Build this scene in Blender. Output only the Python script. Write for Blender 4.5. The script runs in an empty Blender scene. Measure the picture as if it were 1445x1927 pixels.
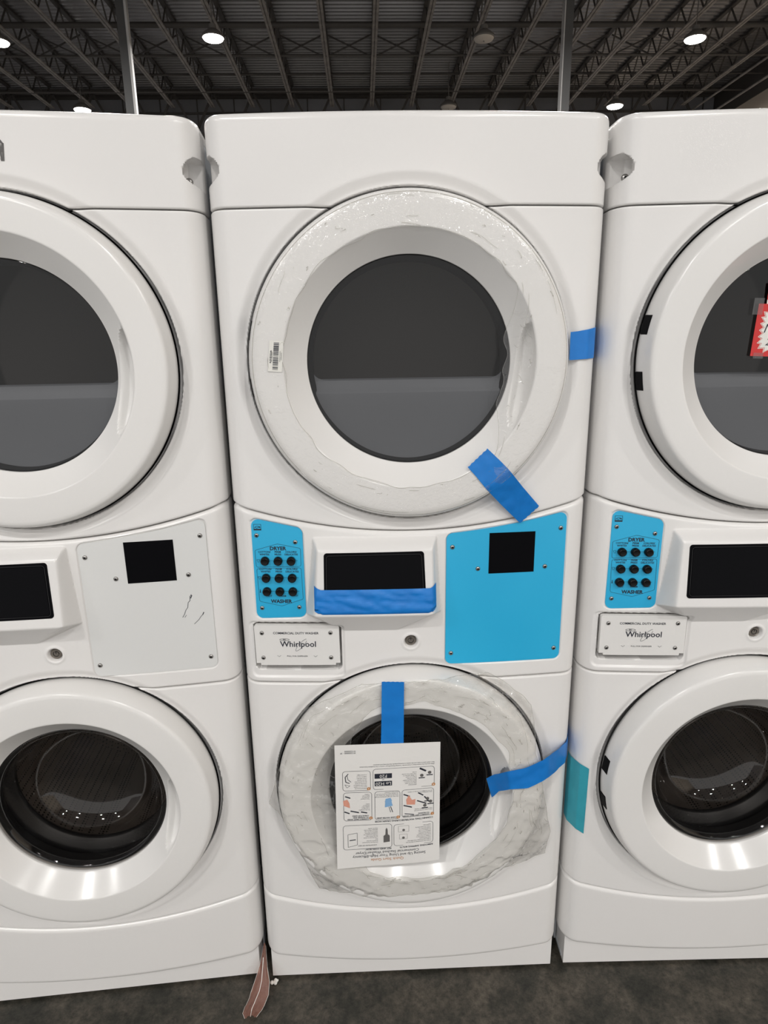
import bpy, math, random
import numpy as np
from mathutils import Vector, Matrix, noise
random.seed(7)
C = bpy.context.scene.collection
PI = math.pi
# ------------------------------------------------------------------ camera, world, lights, exposure
CAM_F = 1200.0; CAM_PITCH = 0.263287; CAM_YAW = -0.029369; CAM_ROLL = -0.015229
CAM_POS = Vector((-0.0865, -1.1722, 1.46664))
cd = bpy.data.cameras.new('camera'); cam = bpy.data.objects.new('camera', cd); C.objects.link(cam)
cd.sensor_fit = 'VERTICAL'; cd.sensor_height = 24.0; cd.sensor_width = 18.0
cd.lens = 24.0 * CAM_F / 1927.0; cd.clip_start = 0.05; cd.clip_end = 200
cp, sp = math.cos(CAM_PITCH), math.sin(CAM_PITCH)
fwd = Vector((-math.sin(CAM_YAW) * cp, math.cos(CAM_YAW) * cp, -sp))
rgt = Vector((math.cos(CAM_YAW), math.sin(CAM_YAW), 0)); upv = rgt.cross(fwd)
r2 = math.cos(CAM_ROLL) * rgt + math.sin(CAM_ROLL) * upv
u2 = -math.sin(CAM_ROLL) * rgt + math.cos(CAM_ROLL) * upv
m = Matrix((r2, u2, -fwd)).transposed().to_4x4(); m.translation = CAM_POS
cam.matrix_world = m
bpy.context.scene.camera = cam
w = bpy.data.worlds.new('warehouse_air'); bpy.context.scene.world = w; w.use_nodes = True
WB = w.node_tree.nodes['Background']; WB.inputs[0].default_value = (1.0, 0.985, 0.97, 1); WB.inputs[1].default_value = 0.84
vs = bpy.context.scene.view_settings
bpy.context.scene.display_settings.display_device = 'sRGB'
vs.view_transform = 'Standard'; vs.look = 'None'; vs.exposure = 0.0; vs.gamma = 1.0; vs.use_curve_mapping = False
LAMP_W = 275.0; LAMP_Z = 9.0
LAMP_ROWS_LIT = (12.8, 7.7, -7.6, -12.7)
LAMP_COLS = (-9.2, -3.72, 3.26, 8.86)

# ------------------------------------------------------------------ materials
def mat(name, col, rough=0.5, metal=0.0, spec=0.5, coat=0.0, bump=None, var=None, emit=None):
    m = bpy.data.materials.new(name); m.use_nodes = True
    nt = m.node_tree; b = nt.nodes['Principled BSDF']
    b.inputs['Base Color'].default_value = (*col, 1); b.inputs['Roughness'].default_value = rough
    b.inputs['Metallic'].default_value = metal; b.inputs['Specular IOR Level'].default_value = spec
    b.inputs['Coat Weight'].default_value = coat
    if coat: b.inputs['Coat Roughness'].default_value = 0.06
    tc = nt.nodes.new('ShaderNodeTexCoord')
    if var:                                    # (scale, other colour, detail, contrast lo, hi)
        sc, c2, det, lo, hi = var
        n = nt.nodes.new('ShaderNodeTexNoise'); n.inputs['Scale'].default_value = sc; n.inputs['Detail'].default_value = det
        r = nt.nodes.new('ShaderNodeValToRGB'); r.color_ramp.elements[0].position = lo; r.color_ramp.elements[1].position = hi
        r.color_ramp.elements[0].color = (*col, 1); r.color_ramp.elements[1].color = (*c2, 1)
        nt.links.new(tc.outputs['Object'], n.inputs['Vector']); nt.links.new(n.outputs['Fac'], r.inputs['Fac'])
        nt.links.new(r.outputs['Color'], b.inputs['Base Color'])
    if bump:                                   # (scale, strength, distance)
        n = nt.nodes.new('ShaderNodeTexNoise'); n.inputs['Scale'].default_value = bump[0]; n.inputs['Detail'].default_value = 4
        bp = nt.nodes.new('ShaderNodeBump'); bp.inputs['Strength'].default_value = bump[1]; bp.inputs['Distance'].default_value = bump[2]
        nt.links.new(tc.outputs['Object'], n.inputs['Vector']); nt.links.new(n.outputs['Fac'], bp.inputs['Height'])
        nt.links.new(bp.outputs['Normal'], b.inputs['Normal'])
    if emit:
        b.inputs['Emission Color'].default_value = (*emit[0], 1); b.inputs['Emission Strength'].default_value = emit[1]
        m.cycles.emission_sampling = 'NONE'
    return m

def clear_mat(name, tint, gloss, rough, milky=0.0, bump=None, milkcol=(0.8, 0.8, 0.8)):
    """thin see-through sheet: tinted transparency, a fresnel gloss, a little milkiness"""
    m = bpy.data.materials.new(name); m.use_nodes = True; nt = m.node_tree; nt.nodes.clear()
    out = nt.nodes.new('ShaderNodeOutputMaterial'); tr = nt.nodes.new('ShaderNodeBsdfTransparent'); tr.inputs[0].default_value = (*tint, 1)
    gl = nt.nodes.new('ShaderNodeBsdfGlossy'); gl.inputs['Roughness'].default_value = rough
    df = nt.nodes.new('ShaderNodeBsdfDiffuse'); df.inputs[0].default_value = (*milkcol, 1)
    mx0 = nt.nodes.new('ShaderNodeMixShader'); mx0.inputs[0].default_value = milky
    nt.links.new(tr.outputs[0], mx0.inputs[1]); nt.links.new(df.outputs[0], mx0.inputs[2])
    fr = nt.nodes.new('ShaderNodeLayerWeight'); fr.inputs['Blend'].default_value = 0.5      # facing term is two-sided
    pw = nt.nodes.new('ShaderNodeMath'); pw.operation = 'POWER'; pw.inputs[1].default_value = 4.0
    mul = nt.nodes.new('ShaderNodeMath'); mul.operation = 'MULTIPLY_ADD'; mul.inputs[1].default_value = 0.9 * gloss; mul.inputs[2].default_value = 0.04 * gloss
    mul.use_clamp = True
    mx = nt.nodes.new('ShaderNodeMixShader')
    nt.links.new(fr.outputs['Facing'], pw.inputs[0]); nt.links.new(pw.outputs[0], mul.inputs[0]); nt.links.new(mul.outputs[0], mx.inputs[0])
    nt.links.new(mx0.outputs[0], mx.inputs[1]); nt.links.new(gl.outputs[0], mx.inputs[2]); nt.links.new(mx.outputs[0], out.inputs[0])
    if bump:
        tc = nt.nodes.new('ShaderNodeTexCoord'); n = nt.nodes.new('ShaderNodeTexVoronoi'); n.feature = 'DISTANCE_TO_EDGE'; n.inputs['Scale'].default_value = bump[0]
        n2 = nt.nodes.new('ShaderNodeTexNoise'); n2.inputs['Scale'].default_value = bump[0] * 0.6; n2.inputs['Detail'].default_value = 5
        ad = nt.nodes.new('ShaderNodeVectorMath'); ad.operation = 'ADD'
        nt.links.new(tc.outputs['Object'], n2.inputs['Vector']); nt.links.new(n2.outputs['Color'], ad.inputs[0]); nt.links.new(tc.outputs['Object'], ad.inputs[1])
        nt.links.new(ad.outputs[0], n.inputs['Vector'])
        sm = nt.nodes.new('ShaderNodeMath'); sm.operation = 'ADD'; nt.links.new(n.outputs['Distance'], sm.inputs[0]); nt.links.new(n2.outputs['Fac'], sm.inputs[1])
        bp = nt.nodes.new('ShaderNodeBump'); bp.inputs['Strength'].default_value = bump[1]; bp.inputs['Distance'].default_value = bump[2]
        nt.links.new(sm.outputs[0], bp.inputs['Height'])
        for s in (gl, df): nt.links.new(bp.outputs['Normal'], s.inputs['Normal'])
    return m

M = {}
M['white'] = mat('white_enamel', (0.80, 0.787, 0.772), 0.22, spec=0.5, var=(2.5, (0.815, 0.80, 0.785), 2, 0.4, 0.6))
M['door'] = mat('white_door_plastic', (0.80, 0.788, 0.768), 0.20, var=(3, (0.815, 0.803, 0.785), 2, 0.4, 0.6))
M['side'] = mat('blue_grey_side', (0.40, 0.425, 0.45), 0.35, var=(3, (0.44, 0.46, 0.48), 2, 0.4, 0.6))  # cabinet shell in bluish grey, darker than the front
M['black'] = mat('black_gloss_screen', (0.002, 0.002, 0.003), 0.2, spec=0.08)
M['blackflat'] = mat('black_matte_plastic', (0.003, 0.003, 0.004), 0.5, spec=0.05)
M['rubber'] = mat('black_rubber', (0.012, 0.012, 0.013), 0.4)
M['ink'] = mat('dark_ink', (0.018, 0.022, 0.035), 0.6)
M['greyink'] = mat('grey_ink', (0.12, 0.115, 0.11), 0.7)
M['orange'] = mat('orange_ink', (0.52, 0.22, 0.06), 0.6)
M['cyan'] = mat('cyan_panel', (0.022, 0.43, 0.74), 0.32, var=(4, (0.027, 0.45, 0.76), 2, 0.4, 0.6))
M['whitepanel'] = mat('pale_grey_panel', (0.73, 0.735, 0.725), 0.35)
M['screw'] = mat('steel_screw', (0.33, 0.32, 0.31), 0.3, metal=0.9)
M['screwhole'] = mat('screw_socket_dark', (0.01, 0.01, 0.01), 0.7)
M['button'] = mat('black_push_button', (0.003, 0.003, 0.003), 0.35, spec=0.25)
M['lock'] = mat('nickel_lock', (0.30, 0.27, 0.24), 0.35, metal=0.85)
M['tape'] = mat('blue_tape', (0.006, 0.185, 0.60), 0.38, bump=(60, 0.25, 0.002), var=(25, (0.008, 0.21, 0.66), 3, 0.4, 0.65))
M['teal'] = mat('teal_tape', (0.035, 0.33, 0.42), 0.5, var=(30, (0.04, 0.36, 0.45), 3, 0.4, 0.65))
M['paper'] = mat('white_paper', (0.80, 0.785, 0.76), 0.7)
M['sticker'] = mat('white_label', (0.80, 0.79, 0.74), 0.5)
M['liner'] = mat('grey_door_liner', (0.235, 0.245, 0.255), 0.4)
M['drum'] = mat('dark_steel_drum', (0.12, 0.11, 0.10), 0.32, metal=0.7)
M['dryglass'] = clear_mat('smoky_glass', (0.62, 0.62, 0.63), 1.1, 0.04)
M['washglass'] = clear_mat('smoky_bowl_glass', (0.78, 0.76, 0.74), 1.6, 0.03)
M['film'] = clear_mat('clinging_film', (0.985, 0.983, 0.98), 1.6, 0.12, 0.03, (18, 0.5, 0.003))
M['sheet'] = clear_mat('crumpled_clear_sheet', (0.965, 0.96, 0.945), 2.2, 0.10, 0.03, (14, 0.5, 0.004))
M['edge'] = clear_mat('folded_film_edge', (0.86, 0.85, 0.82), 1.2, 0.12, 0.15)
M['brown'] = clear_mat('brown_plastic', (0.60, 0.36, 0.30), 1.4, 0.15, 0.45, (30, 0.4, 0.004), (0.42, 0.20, 0.15))
M['foam'] = mat('white_foam', (0.85, 0.84, 0.80), 0.9)
M['red'] = mat('red_card', (0.62, 0.03, 0.03), 0.35)
M['cleartape'] = clear_mat('clear_tape', (0.8, 0.8, 0.8), 1.5, 0.25, 0.06)
M['steel_dark'] = mat('painted_roof_steel', (0.075, 0.068, 0.062), 0.6)
M['chord'] = mat('joist_steel', (0.34, 0.31, 0.285), 0.6, var=(3, (0.22, 0.20, 0.185), 4, 0.4, 0.65))
M['deck'] = mat('metal_roof_deck', (0.25, 0.24, 0.238), 0.30, metal=0.55, var=(0.35, (0.34, 0.33, 0.335), 3, 0.4, 0.7))
M['backwall'] = mat('insulated_wall_panels', (0.20, 0.20, 0.21), 0.6, var=(0.5, (0.27, 0.27, 0.29), 3, 0.4, 0.7))
M['beige'] = mat('beige_block_wall', (0.62, 0.53, 0.43), 0.8)
M['column'] = mat('painted_column', (0.10, 0.10, 0.10), 0.5)
M['columnlit'] = mat('lit_column_edge', (0.62, 0.61, 0.60), 0.5)  # light falling on the column's side, put into a paler colour
M['lens'] = mat('lit_lens', (0.9, 0.9, 0.88), 0.4, emit=((1.0, 0.965, 0.90), 22.0))
M['lensoff'] = mat('unlit_lens', (0.62, 0.56, 0.50), 0.5)
M['lampbody'] = mat('lamp_housing', (0.16, 0.15, 0.14), 0.5)
M['blueprint'] = mat('pale_blue_print', (0.22, 0.42, 0.68), 0.6)
M['skinprint'] = mat('salmon_print', (0.72, 0.33, 0.24), 0.6)

# concrete floor: dark mottled slab with stains and pale scratches
fm = bpy.data.materials.new('stained_concrete'); fm.use_nodes = True; nt = fm.node_tree; b = nt.nodes['Principled BSDF']
tc = nt.nodes.new('ShaderNodeTexCoord')
n1 = nt.nodes.new('ShaderNodeTexNoise'); n1.inputs['Scale'].default_value = 9; n1.inputs['Detail'].default_value = 12; n1.inputs['Roughness'].default_value = 0.65
n2 = nt.nodes.new('ShaderNodeTexNoise'); n2.inputs['Scale'].default_value = 60; n2.inputs['Detail'].default_value = 12; n2.inputs['Roughness'].default_value = 0.82
rp = nt.nodes.new('ShaderNodeValToRGB'); rp.color_ramp.elements[0].position = 0.40; rp.color_ramp.elements[1].position = 0.64
rp.color_ramp.elements[0].color = (0.026, 0.026, 0.021, 1); rp.color_ramp.elements[1].color = (0.085, 0.075, 0.062, 1)
rq = nt.nodes.new('ShaderNodeValToRGB'); rq.color_ramp.elements[0].position = 0.38; rq.color_ramp.elements[1].position = 0.72
rq.color_ramp.elements[0].color = (0.30, 0.31, 0.29, 1); rq.color_ramp.elements[1].color = (2.3, 2.2, 2.05, 1)
mx = nt.nodes.new('ShaderNodeMix'); mx.data_type = 'RGBA'; mx.blend_type = 'MULTIPLY'; mx.inputs[0].default_value = 0.85
for n in (n1, n2): nt.links.new(tc.outputs['Object'], n.inputs['Vector'])
nt.links.new(n1.outputs['Fac'], rp.inputs['Fac']); nt.links.new(n2.outputs['Fac'], rq.inputs['Fac'])
nt.links.new(rp.outputs['Color'], mx.inputs[6]); nt.links.new(rq.outputs['Color'], mx.inputs[7]); nt.links.new(mx.outputs[2], b.inputs['Base Color'])
b.inputs['Roughness'].default_value = 0.55
bp = nt.nodes.new('ShaderNodeBump'); bp.inputs['Strength'].default_value = 0.25; bp.inputs['Distance'].default_value = 0.004
nt.links.new(n2.outputs['Fac'], bp.inputs['Height']); nt.links.new(bp.outputs['Normal'], b.inputs['Normal'])
M['concrete'] = fm

# perforated drum: hexagonal pinholes
def perforated():
    m = bpy.data.materials.new('perforated_steel'); m.use_nodes = True; nt = m.node_tree; b = nt.nodes['Principled BSDF']
    b.inputs['Metallic'].default_value = 0.75; b.inputs['Roughness'].default_value = 0.3
    tc = nt.nodes.new('ShaderNodeTexCoord'); v = nt.nodes.new('ShaderNodeTexVoronoi'); v.inputs['Scale'].default_value = 130; v.inputs['Randomness'].default_value = 0.12
    r = nt.nodes.new('ShaderNodeValToRGB'); r.color_ramp.elements[0].position = 0.24; r.color_ramp.elements[1].position = 0.36
    r.color_ramp.elements[0].color = (0.004, 0.004, 0.004, 1); r.color_ramp.elements[1].color = (0.36, 0.32, 0.29, 1)
    nt.links.new(tc.outputs['Object'], v.inputs['Vector']); nt.links.new(v.outputs['Distance'], r.inputs['Fac']); nt.links.new(r.outputs['Color'], b.inputs['Base Color'])
    return m
M['perf'] = perforated()

# ------------------------------------------------------------------ mesh helpers
class MB:
    def __init__(s): s.v = []; s.f = []; s.mi = []
    def add(s, vs_, fs, mi=0):
        o = len(s.v); s.v += [tuple(p) for p in vs_]; s.f += [tuple(i + o for i in f) for f in fs]; s.mi += [mi] * len(fs)
    def box(s, x0, x1, y0, y1, z0, z1, mi=0):
        v = [(x, y, z) for x in (x0, x1) for y in (y0, y1) for z in (z0, z1)]
        s.add(v, [(0, 1, 3, 2), (4, 6, 7, 5), (0, 4, 5, 1), (2, 3, 7, 6), (0, 2, 6, 4), (1, 5, 7, 3)], mi)
    def bar(s, a, b_, w_, h_=None, mi=0):
        a = Vector(a); b_ = Vector(b_); h_ = h_ or w_; d = (b_ - a).normalized()
        ref = Vector((0, 0, 1)) if abs(d.z) < 0.9 else Vector((1, 0, 0))
        u = d.cross(ref).normalized() * w_ / 2; t = u.cross(d).normalized() * h_ / 2
        v = [p + i * u + j * t for p in (a, b_) for i, j in ((-1, -1), (1, -1), (1, 1), (-1, 1))]
        s.add(v, [(3, 2, 1, 0), (4, 5, 6, 7), (0, 1, 5, 4), (1, 2, 6, 5), (2, 3, 7, 6), (3, 0, 4, 7)], mi)
    def tube(s, pts, r, n=8, mi=0, caps=True):
        pts = [Vector(p) for p in pts]; o = []; rr = r if hasattr(r, '__len__') else [r] * len(pts)
        for i, p in enumerate(pts):
            d = (pts[min(i + 1, len(pts) - 1)] - pts[max(i - 1, 0)]).normalized()
            ref = Vector((0, 0, 1)) if abs(d.z) < 0.9 else Vector((1, 0, 0))
            u = d.cross(ref).normalized(); t = u.cross(d)
            o += [p + rr[i] * (math.cos(2 * PI * k / n) * u + math.sin(2 * PI * k / n) * t) for k in range(n)]
        f = [(i * n + k, i * n + (k + 1) % n, (i + 1) * n + (k + 1) % n, (i + 1) * n + k) for i in range(len(pts) - 1) for k in range(n)]
        if caps: f += [tuple(range(n - 1, -1, -1)), tuple((len(pts) - 1) * n + k for k in range(n))]
        s.add(o, f, mi)
    def lathe(s, prof, n=96, axis='y', mi=0, cap=False):
        """profile of (radius, along) about the y (or z) axis"""
        o = []
        for r, h in prof:
            for k in range(n):
                a = 2 * PI * k / n
                o.append((r * math.cos(a), h, r * math.sin(a)) if axis == 'y' else (r * math.cos(a), r * math.sin(a), h))
        f = []
        for i in range(len(prof) - 1):
            for k in range(n):
                q = (i * n + k, i * n + (k + 1) % n, (i + 1) * n + (k + 1) % n, (i + 1) * n + k)
                f.append(q if axis == 'y' else q[::-1])
        if cap: f.append(tuple((len(prof) - 1) * n + k for k in range(n)))
        s.add(o, f, mi)
    def grid(s, P, mi=0, flip=False):
        nr = len(P); nc = len(P[0]); v = [p for row in P for p in row]
        f = [(i * nc + j, i * nc + j + 1, (i + 1) * nc + j + 1, (i + 1) * nc + j) for i in range(nr - 1) for j in range(nc - 1)]
        if flip: f = [q[::-1] for q in f]
        s.add(v, f, mi)
    def build(s, name, mats, parent=None, smooth=False, loc=None, angle=None):
        me = bpy.data.meshes.new(name); me.from_pydata(s.v, [], s.f)
        mats = mats if isinstance(mats, (list, tuple)) else [mats]
        for q in mats: me.materials.append(q)
        if len(mats) > 1: me.polygons.foreach_set('material_index', s.mi)
        if smooth: me.shade_smooth()
        if angle is not None: me.set_sharp_from_angle(angle=math.radians(angle))
        me.update()
        o = bpy.data.objects.new(name, me); C.objects.link(o)
        if parent: o.parent = parent
        if loc: o.location = loc
        return o

def tag(o, label=None, cat=None, group=None, kind=None):
    if label: o['label'] = label
    if cat: o['category'] = cat
    if group: o['group'] = group
    if kind: o['kind'] = kind
    return o
def thing(name, label, cat, loc=(0, 0, 0), rz=0, group=None):
    o = bpy.data.objects.new(name, None); o.empty_display_size = 0.1; C.objects.link(o)
    o.location = loc; o.rotation_euler = (0, 0, rz); return tag(o, label, cat, group)
def sub(x): return x
def smooth01(t): t = np.clip(t, 0, 1); return t * t * (3 - 2 * t)

def text_mesh(txt, size, bold=0.0, align='CENTER', italic=0.0):
    cu = bpy.data.curves.new('t', 'FONT'); cu.body = txt; cu.size = size; cu.align_x = align; cu.align_y = 'CENTER'
    cu.offset = bold; cu.resolution_u = 2; cu.shear = italic
    o = bpy.data.objects.new('t', cu); C.objects.link(o)
    dg = bpy.context.evaluated_depsgraph_get(); me = o.evaluated_get(dg).to_mesh()
    v = [tuple(p.co) for p in me.vertices]; f = [tuple(p.vertices) for p in me.polygons]
    o.evaluated_get(dg).to_mesh_clear(); bpy.data.objects.remove(o); bpy.data.curves.remove(cu)
    return v, f

# ------------------------------------------------------------------ the building
def plane(name, x0, x1, y0, y1, z, m):
    b_ = MB(); b_.box(x0, x1, y0, y1, z - 0.2, z); return tag(b_.build(name, m), kind='structure')
plane('floor', -16, 13.6, -3.2, 27, 0.0, M['concrete'])
# corrugated roof deck, ribs running across
b_ = MB(); pr = []; y = -18.0; pitch = 0.20; zc = 10.32
while y < 26.0:
    pr += [(y, zc), (y + 0.07, zc), (y + 0.09, zc + 0.045), (y + 0.18, zc + 0.045)]; y += pitch
b_.grid([[(x, py, pz) for py, pz in pr] for x in (-16, 13.6)])
b_.box(-16, 13.6, -18, 26, zc + 0.06, zc + 0.12)
tag(b_.build('ceiling', M['deck']), kind='structure')
b_ = MB(); b_.box(-16, 13.6, 25.6, 25.8, 0, 10.4)
x = -15.4
while x < 13.4: b_.box(x - 0.02, x + 0.02, 25.57, 25.6, 0, 10.4, 1); x += 1.35
b_.box(-16, 13.4, 25.5, 25.6, 9.60, 9.66, 1); b_.box(-16, 13.4, 25.4, 25.6, 10.1, 10.3, 1)
tag(b_.build('wall_back', [M['backwall'], M['steel_dark']]), kind='structure')
b_ = MB(); b_.box(13.4, 13.6, -18, 25.6, 0, 9.25); b_.box(13.36, 13.6, -18, 25.6, 9.25, 10.32, 1); tag(b_.build('wall_right', [M['beige'], M['steel_dark']]), kind='structure')
b_ = MB(); b_.box(-16, -15.8, -18, 25.6, 0, 10.4); tag(b_.build('wall_left', M['backwall']), kind='structure')

JX = [0.46 + 1.42 * k for k in range(-10, 9)]
def joist_mesh():
    b_ = MB(); y0, y1 = 11.0, 24.85
    b_.box(-0.075, -0.01, y0, y1, 9.60, 9.635); b_.box(0.01, 0.075, y0, y1, 9.60, 9.635)
    b_.box(-0.045, 0.045, y0, y1, 9.635, 9.66)
    b_.box(-0.06, 0.06, y0, y1, 10.25, 10.31, 1)
    y = y0; k = 0
    while y < y1 - 0.3:
        a, c_ = (9.64, 10.26) if k % 2 else (10.26, 9.64)
        b_.bar((0, y, a), (0, y + 0.46, c_), 0.035, mi=1); y += 0.46; k += 1
    return b_
proto = joist_mesh().build('ceiling_joist', [M['chord'], M['steel_dark']])
tag(proto, 'steel bar joist under the dark ribbed roof deck', 'joist', 'bar joists under the roof deck')
proto.location = (JX[0], 0, 0)
for x in JX[1:]:
    o = proto.copy(); C.objects.link(o); o.location = (x, 0, 0)
# girder truss at the far end that the joists rest on
b_ = MB(); b_.box(-15.7, 13.3, 24.9, 25.05, 10.08, 10.22); b_.box(-15.7, 13.3, 24.9, 25.05, 8.7, 8.82)
for x in JX:
    b_.bar((x, 24.97, 10.1), (x - 0.71, 24.97, 8.78), 0.07); b_.bar((x, 24.97, 10.1), (x + 0.71, 24.97, 8.78), 0.07)
tag(b_.build('girder_truss', M['steel_dark']), 'dark steel girder truss across the far end of the roof', 'truss')
# cross bridging between the joists
def brace():
    b_ = MB(); b_.bar((0.06, 0, 9.66), (1.36, 0, 10.22), 0.035); b_.bar((0.06, 0.05, 10.22), (1.36, 0.05, 9.66), 0.035); return b_
pb = brace().build('cross_brace', M['steel_dark']); pb.location = (JX[0], 20.75, 0)
tag(pb, 'thin X-shaped steel brace between two roof joists', 'brace', 'cross braces between the joists')
for x in JX[1:-1]:
    o = pb.copy(); C.objects.link(o); o.location = (x, 20.75, 0)
for y, z, r, lab in ((19.5, 9.95, 0.075, 'thick dark sprinkler pipe running across under the roof, nearest the camera'),
                     (18.35, 10.15, 0.03, 'thin dark conduit running across the roof ahead of the thick sprinkler pipe'),
                     (20.7, 9.66, 0.035, 'dark steel rod running across the roof through the X-shaped braces'),
                     (22.35, 9.75, 0.03, 'thin dark conduit running across the roof between the braces and the far truss'),
                     (23.4, 9.62, 0.035, 'thin dark pipe running across the roof just before the far truss')):
    b_ = MB(); b_.tube([(-15.7, y, z), (13.3, y, z)], r, 10)
    tag(b_.build('roof_pipe', M['steel_dark'], smooth=True, angle=50), lab, 'pipe')
for x, z, lab in ((12.2, 9.45, 'pale conduit running along the right side of the roof, upper of the pair'),
                  (12.35, 9.0, 'pale conduit running along the right side of the roof, lower of the pair')):
    b_ = MB(); b_.tube([(x, 11, z), (x, 24.8, z)], 0.035, 10)
    tag(b_.build('conduit', M['chord'], smooth=True, angle=50), lab, 'pipe')
# building columns (wide-flange): dark web side, flange edge coloured pale as if lit
for cx, flip, lab in ((-5.99, 1, 'tall steel column behind the gap beside the left machine, lit edge painted on its right'),
                      (5.45, -1, 'tall dark steel column rising behind the middle machine near its right side')):
    b_ = MB(); wd = 0.21
    b_.box(-wd / 2, wd / 2, -0.01, 0.01, 0, 10.2)
    b_.box(-wd / 2 - 0.012, -wd / 2, -0.13, 0.13, 0, 10.2, 1 if flip < 0 else 0); b_.box(wd / 2, wd / 2 + 0.012, -0.13, 0.13, 0, 10.2, 1 if flip > 0 else 0)
    b_.box(-wd / 2, wd / 2, -0.13, -0.118, 0, 10.2)
    b_.box(-wd / 2 - 0.06, wd / 2 + 0.06, -0.18, 0.18, 0, 0.03)
    if flip > 0: b_.box(wd / 2 - 0.01, wd / 2 + 0.05, -0.15, -0.13, 0, 10.2, 1)
    else: b_.box(-wd / 2 - 0.02, -wd / 2 + 0.005, -0.15, -0.13, 0, 10.2, 1)
    o = b_.build('steel_column', [M['column'], M['columnlit']]); o.location = (cx, 18.0, 0); tag(o, lab, 'column')

# high bay lamps
def lamp(x, y, lit, label, group=None):
    t = thing('high_bay_lamp', label, 'lamp', (x, y, LAMP_Z), 0, group)
    b_ = MB(); b_.lathe([(0.27, 0.0), (0.285, 0.02), (0.27, 0.07), (0.16, 0.16), (0.10, 0.20), (0.09, 0.30), (0.02, 0.32)], 32, 'z', cap=True)
    b_.build('housing', M['lampbody'], t, smooth=True, angle=50)
    b_ = MB(); b_.lathe([(0.262, 0.0), (0.24, -0.03), (0.15, -0.05), (0.02, -0.055)], 32, 'z', cap=True)
    b_.build('lens', M['lens'] if lit else M['lensoff'], t, smooth=True)
    b_ = MB(); b_.tube([(0, 0, 0.3), (0, 0, 10.33 - LAMP_Z)], 0.012, 6); b_.build('hanging_rod', M['lampbody'], t)
    if lit:
        ld = bpy.data.lights.new('lamp_light', 'AREA'); ld.shape = 'DISK'; ld.size = 0.5; ld.energy = LAMP_W; ld.color = (1.0, 0.98, 0.955)
        lo = bpy.data.objects.new('lamp_light', ld); C.objects.link(lo); lo.parent = t; lo.location = (0, 0, -0.07)
    return t
lamp(-3.72, 17.9, True, 'glaring round warehouse lamp hanging above the left side of the middle machine')
lamp(3.26, 17.95, False, 'unlit round warehouse lamp hanging above the middle machine')
lamp(8.86, 18.0, True, 'glaring round warehouse lamp hanging above the right machine')
lamp(-9.25, 18.1, True, 'lit warehouse lamp cut off by the left edge of the photo')
lamp(-9.2, 23.1, True, 'lit lamp half hidden by the top of the left machine')
lamp(8.66, 23.0, True, 'lit lamp glowing in the gap above the middle and right machines')
lamp(3.0, 23.0, False, 'unlit lamp just peeping over the top edge of the middle machine')
for ry in LAMP_ROWS_LIT:
    for rx in LAMP_COLS:
        lamp(rx, ry, True, 'round warehouse lamp hanging above the aisle, out of the picture', 'lamps out of the picture over the aisle')

# ------------------------------------------------------------------ the stacked machine
ZT, ZA, ZC = 1.828, 1.6835, 0.7965
DOORS = ((-0.0035, 1.4275), (-0.003, 0.5440))
def zB(x): return 1.116 + 0.47 * x * x - 0.0 * x
def zD(x): return 0.2225 + 0.37 * x * x
def zE(x): return 0.068 + 0.13 * x * x
XF = 0.305
def bow(x): return np.where(np.abs(x) < XF, -0.014 * (1 - (x / XF) ** 2), 0.0)
def plan(step, back=0.085):
    pts = [(x, float(bow(np.array(x)))) for x in np.linspace(0, XF, int(XF / step) + 1)]
    P0, P1, P2 = (XF, 0.0), (0.337, 0.002), (0.343, 0.040)
    for t in np.linspace(0, 1, 22)[1:]:
        pts.append(((1 - t) ** 2 * P0[0] + 2 * t * (1 - t) * P1[0] + t * t * P2[0], (1 - t) ** 2 * P0[1] + 2 * t * (1 - t) * P1[1] + t * t * P2[1]))
    for y in np.linspace(0.040, back, 8)[1:]: pts.append((0.343, y))
    r = np.array(pts); l = r[1:][::-1].copy(); l[:, 0] *= -1
    p = np.vstack([l, r]); d = np.gradient(p, axis=0); n = np.stack([d[:, 1], -d[:, 0]], 1); n /= np.linalg.norm(n, axis=1)[:, None]
    return p, n            # outward normal points to -y in front
def rdoor(X, Z):
    a = [np.hypot(X - cx, Z - cz) for cx, cz in DOORS]; return np.minimum(*a)
def dish(X, Z):
    r = rdoor(X, Z)
    return 0.009 * smooth01((0.311 - r) / 0.021) + 0.016 * smooth01((0.2895 - r) / 0.003)
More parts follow.
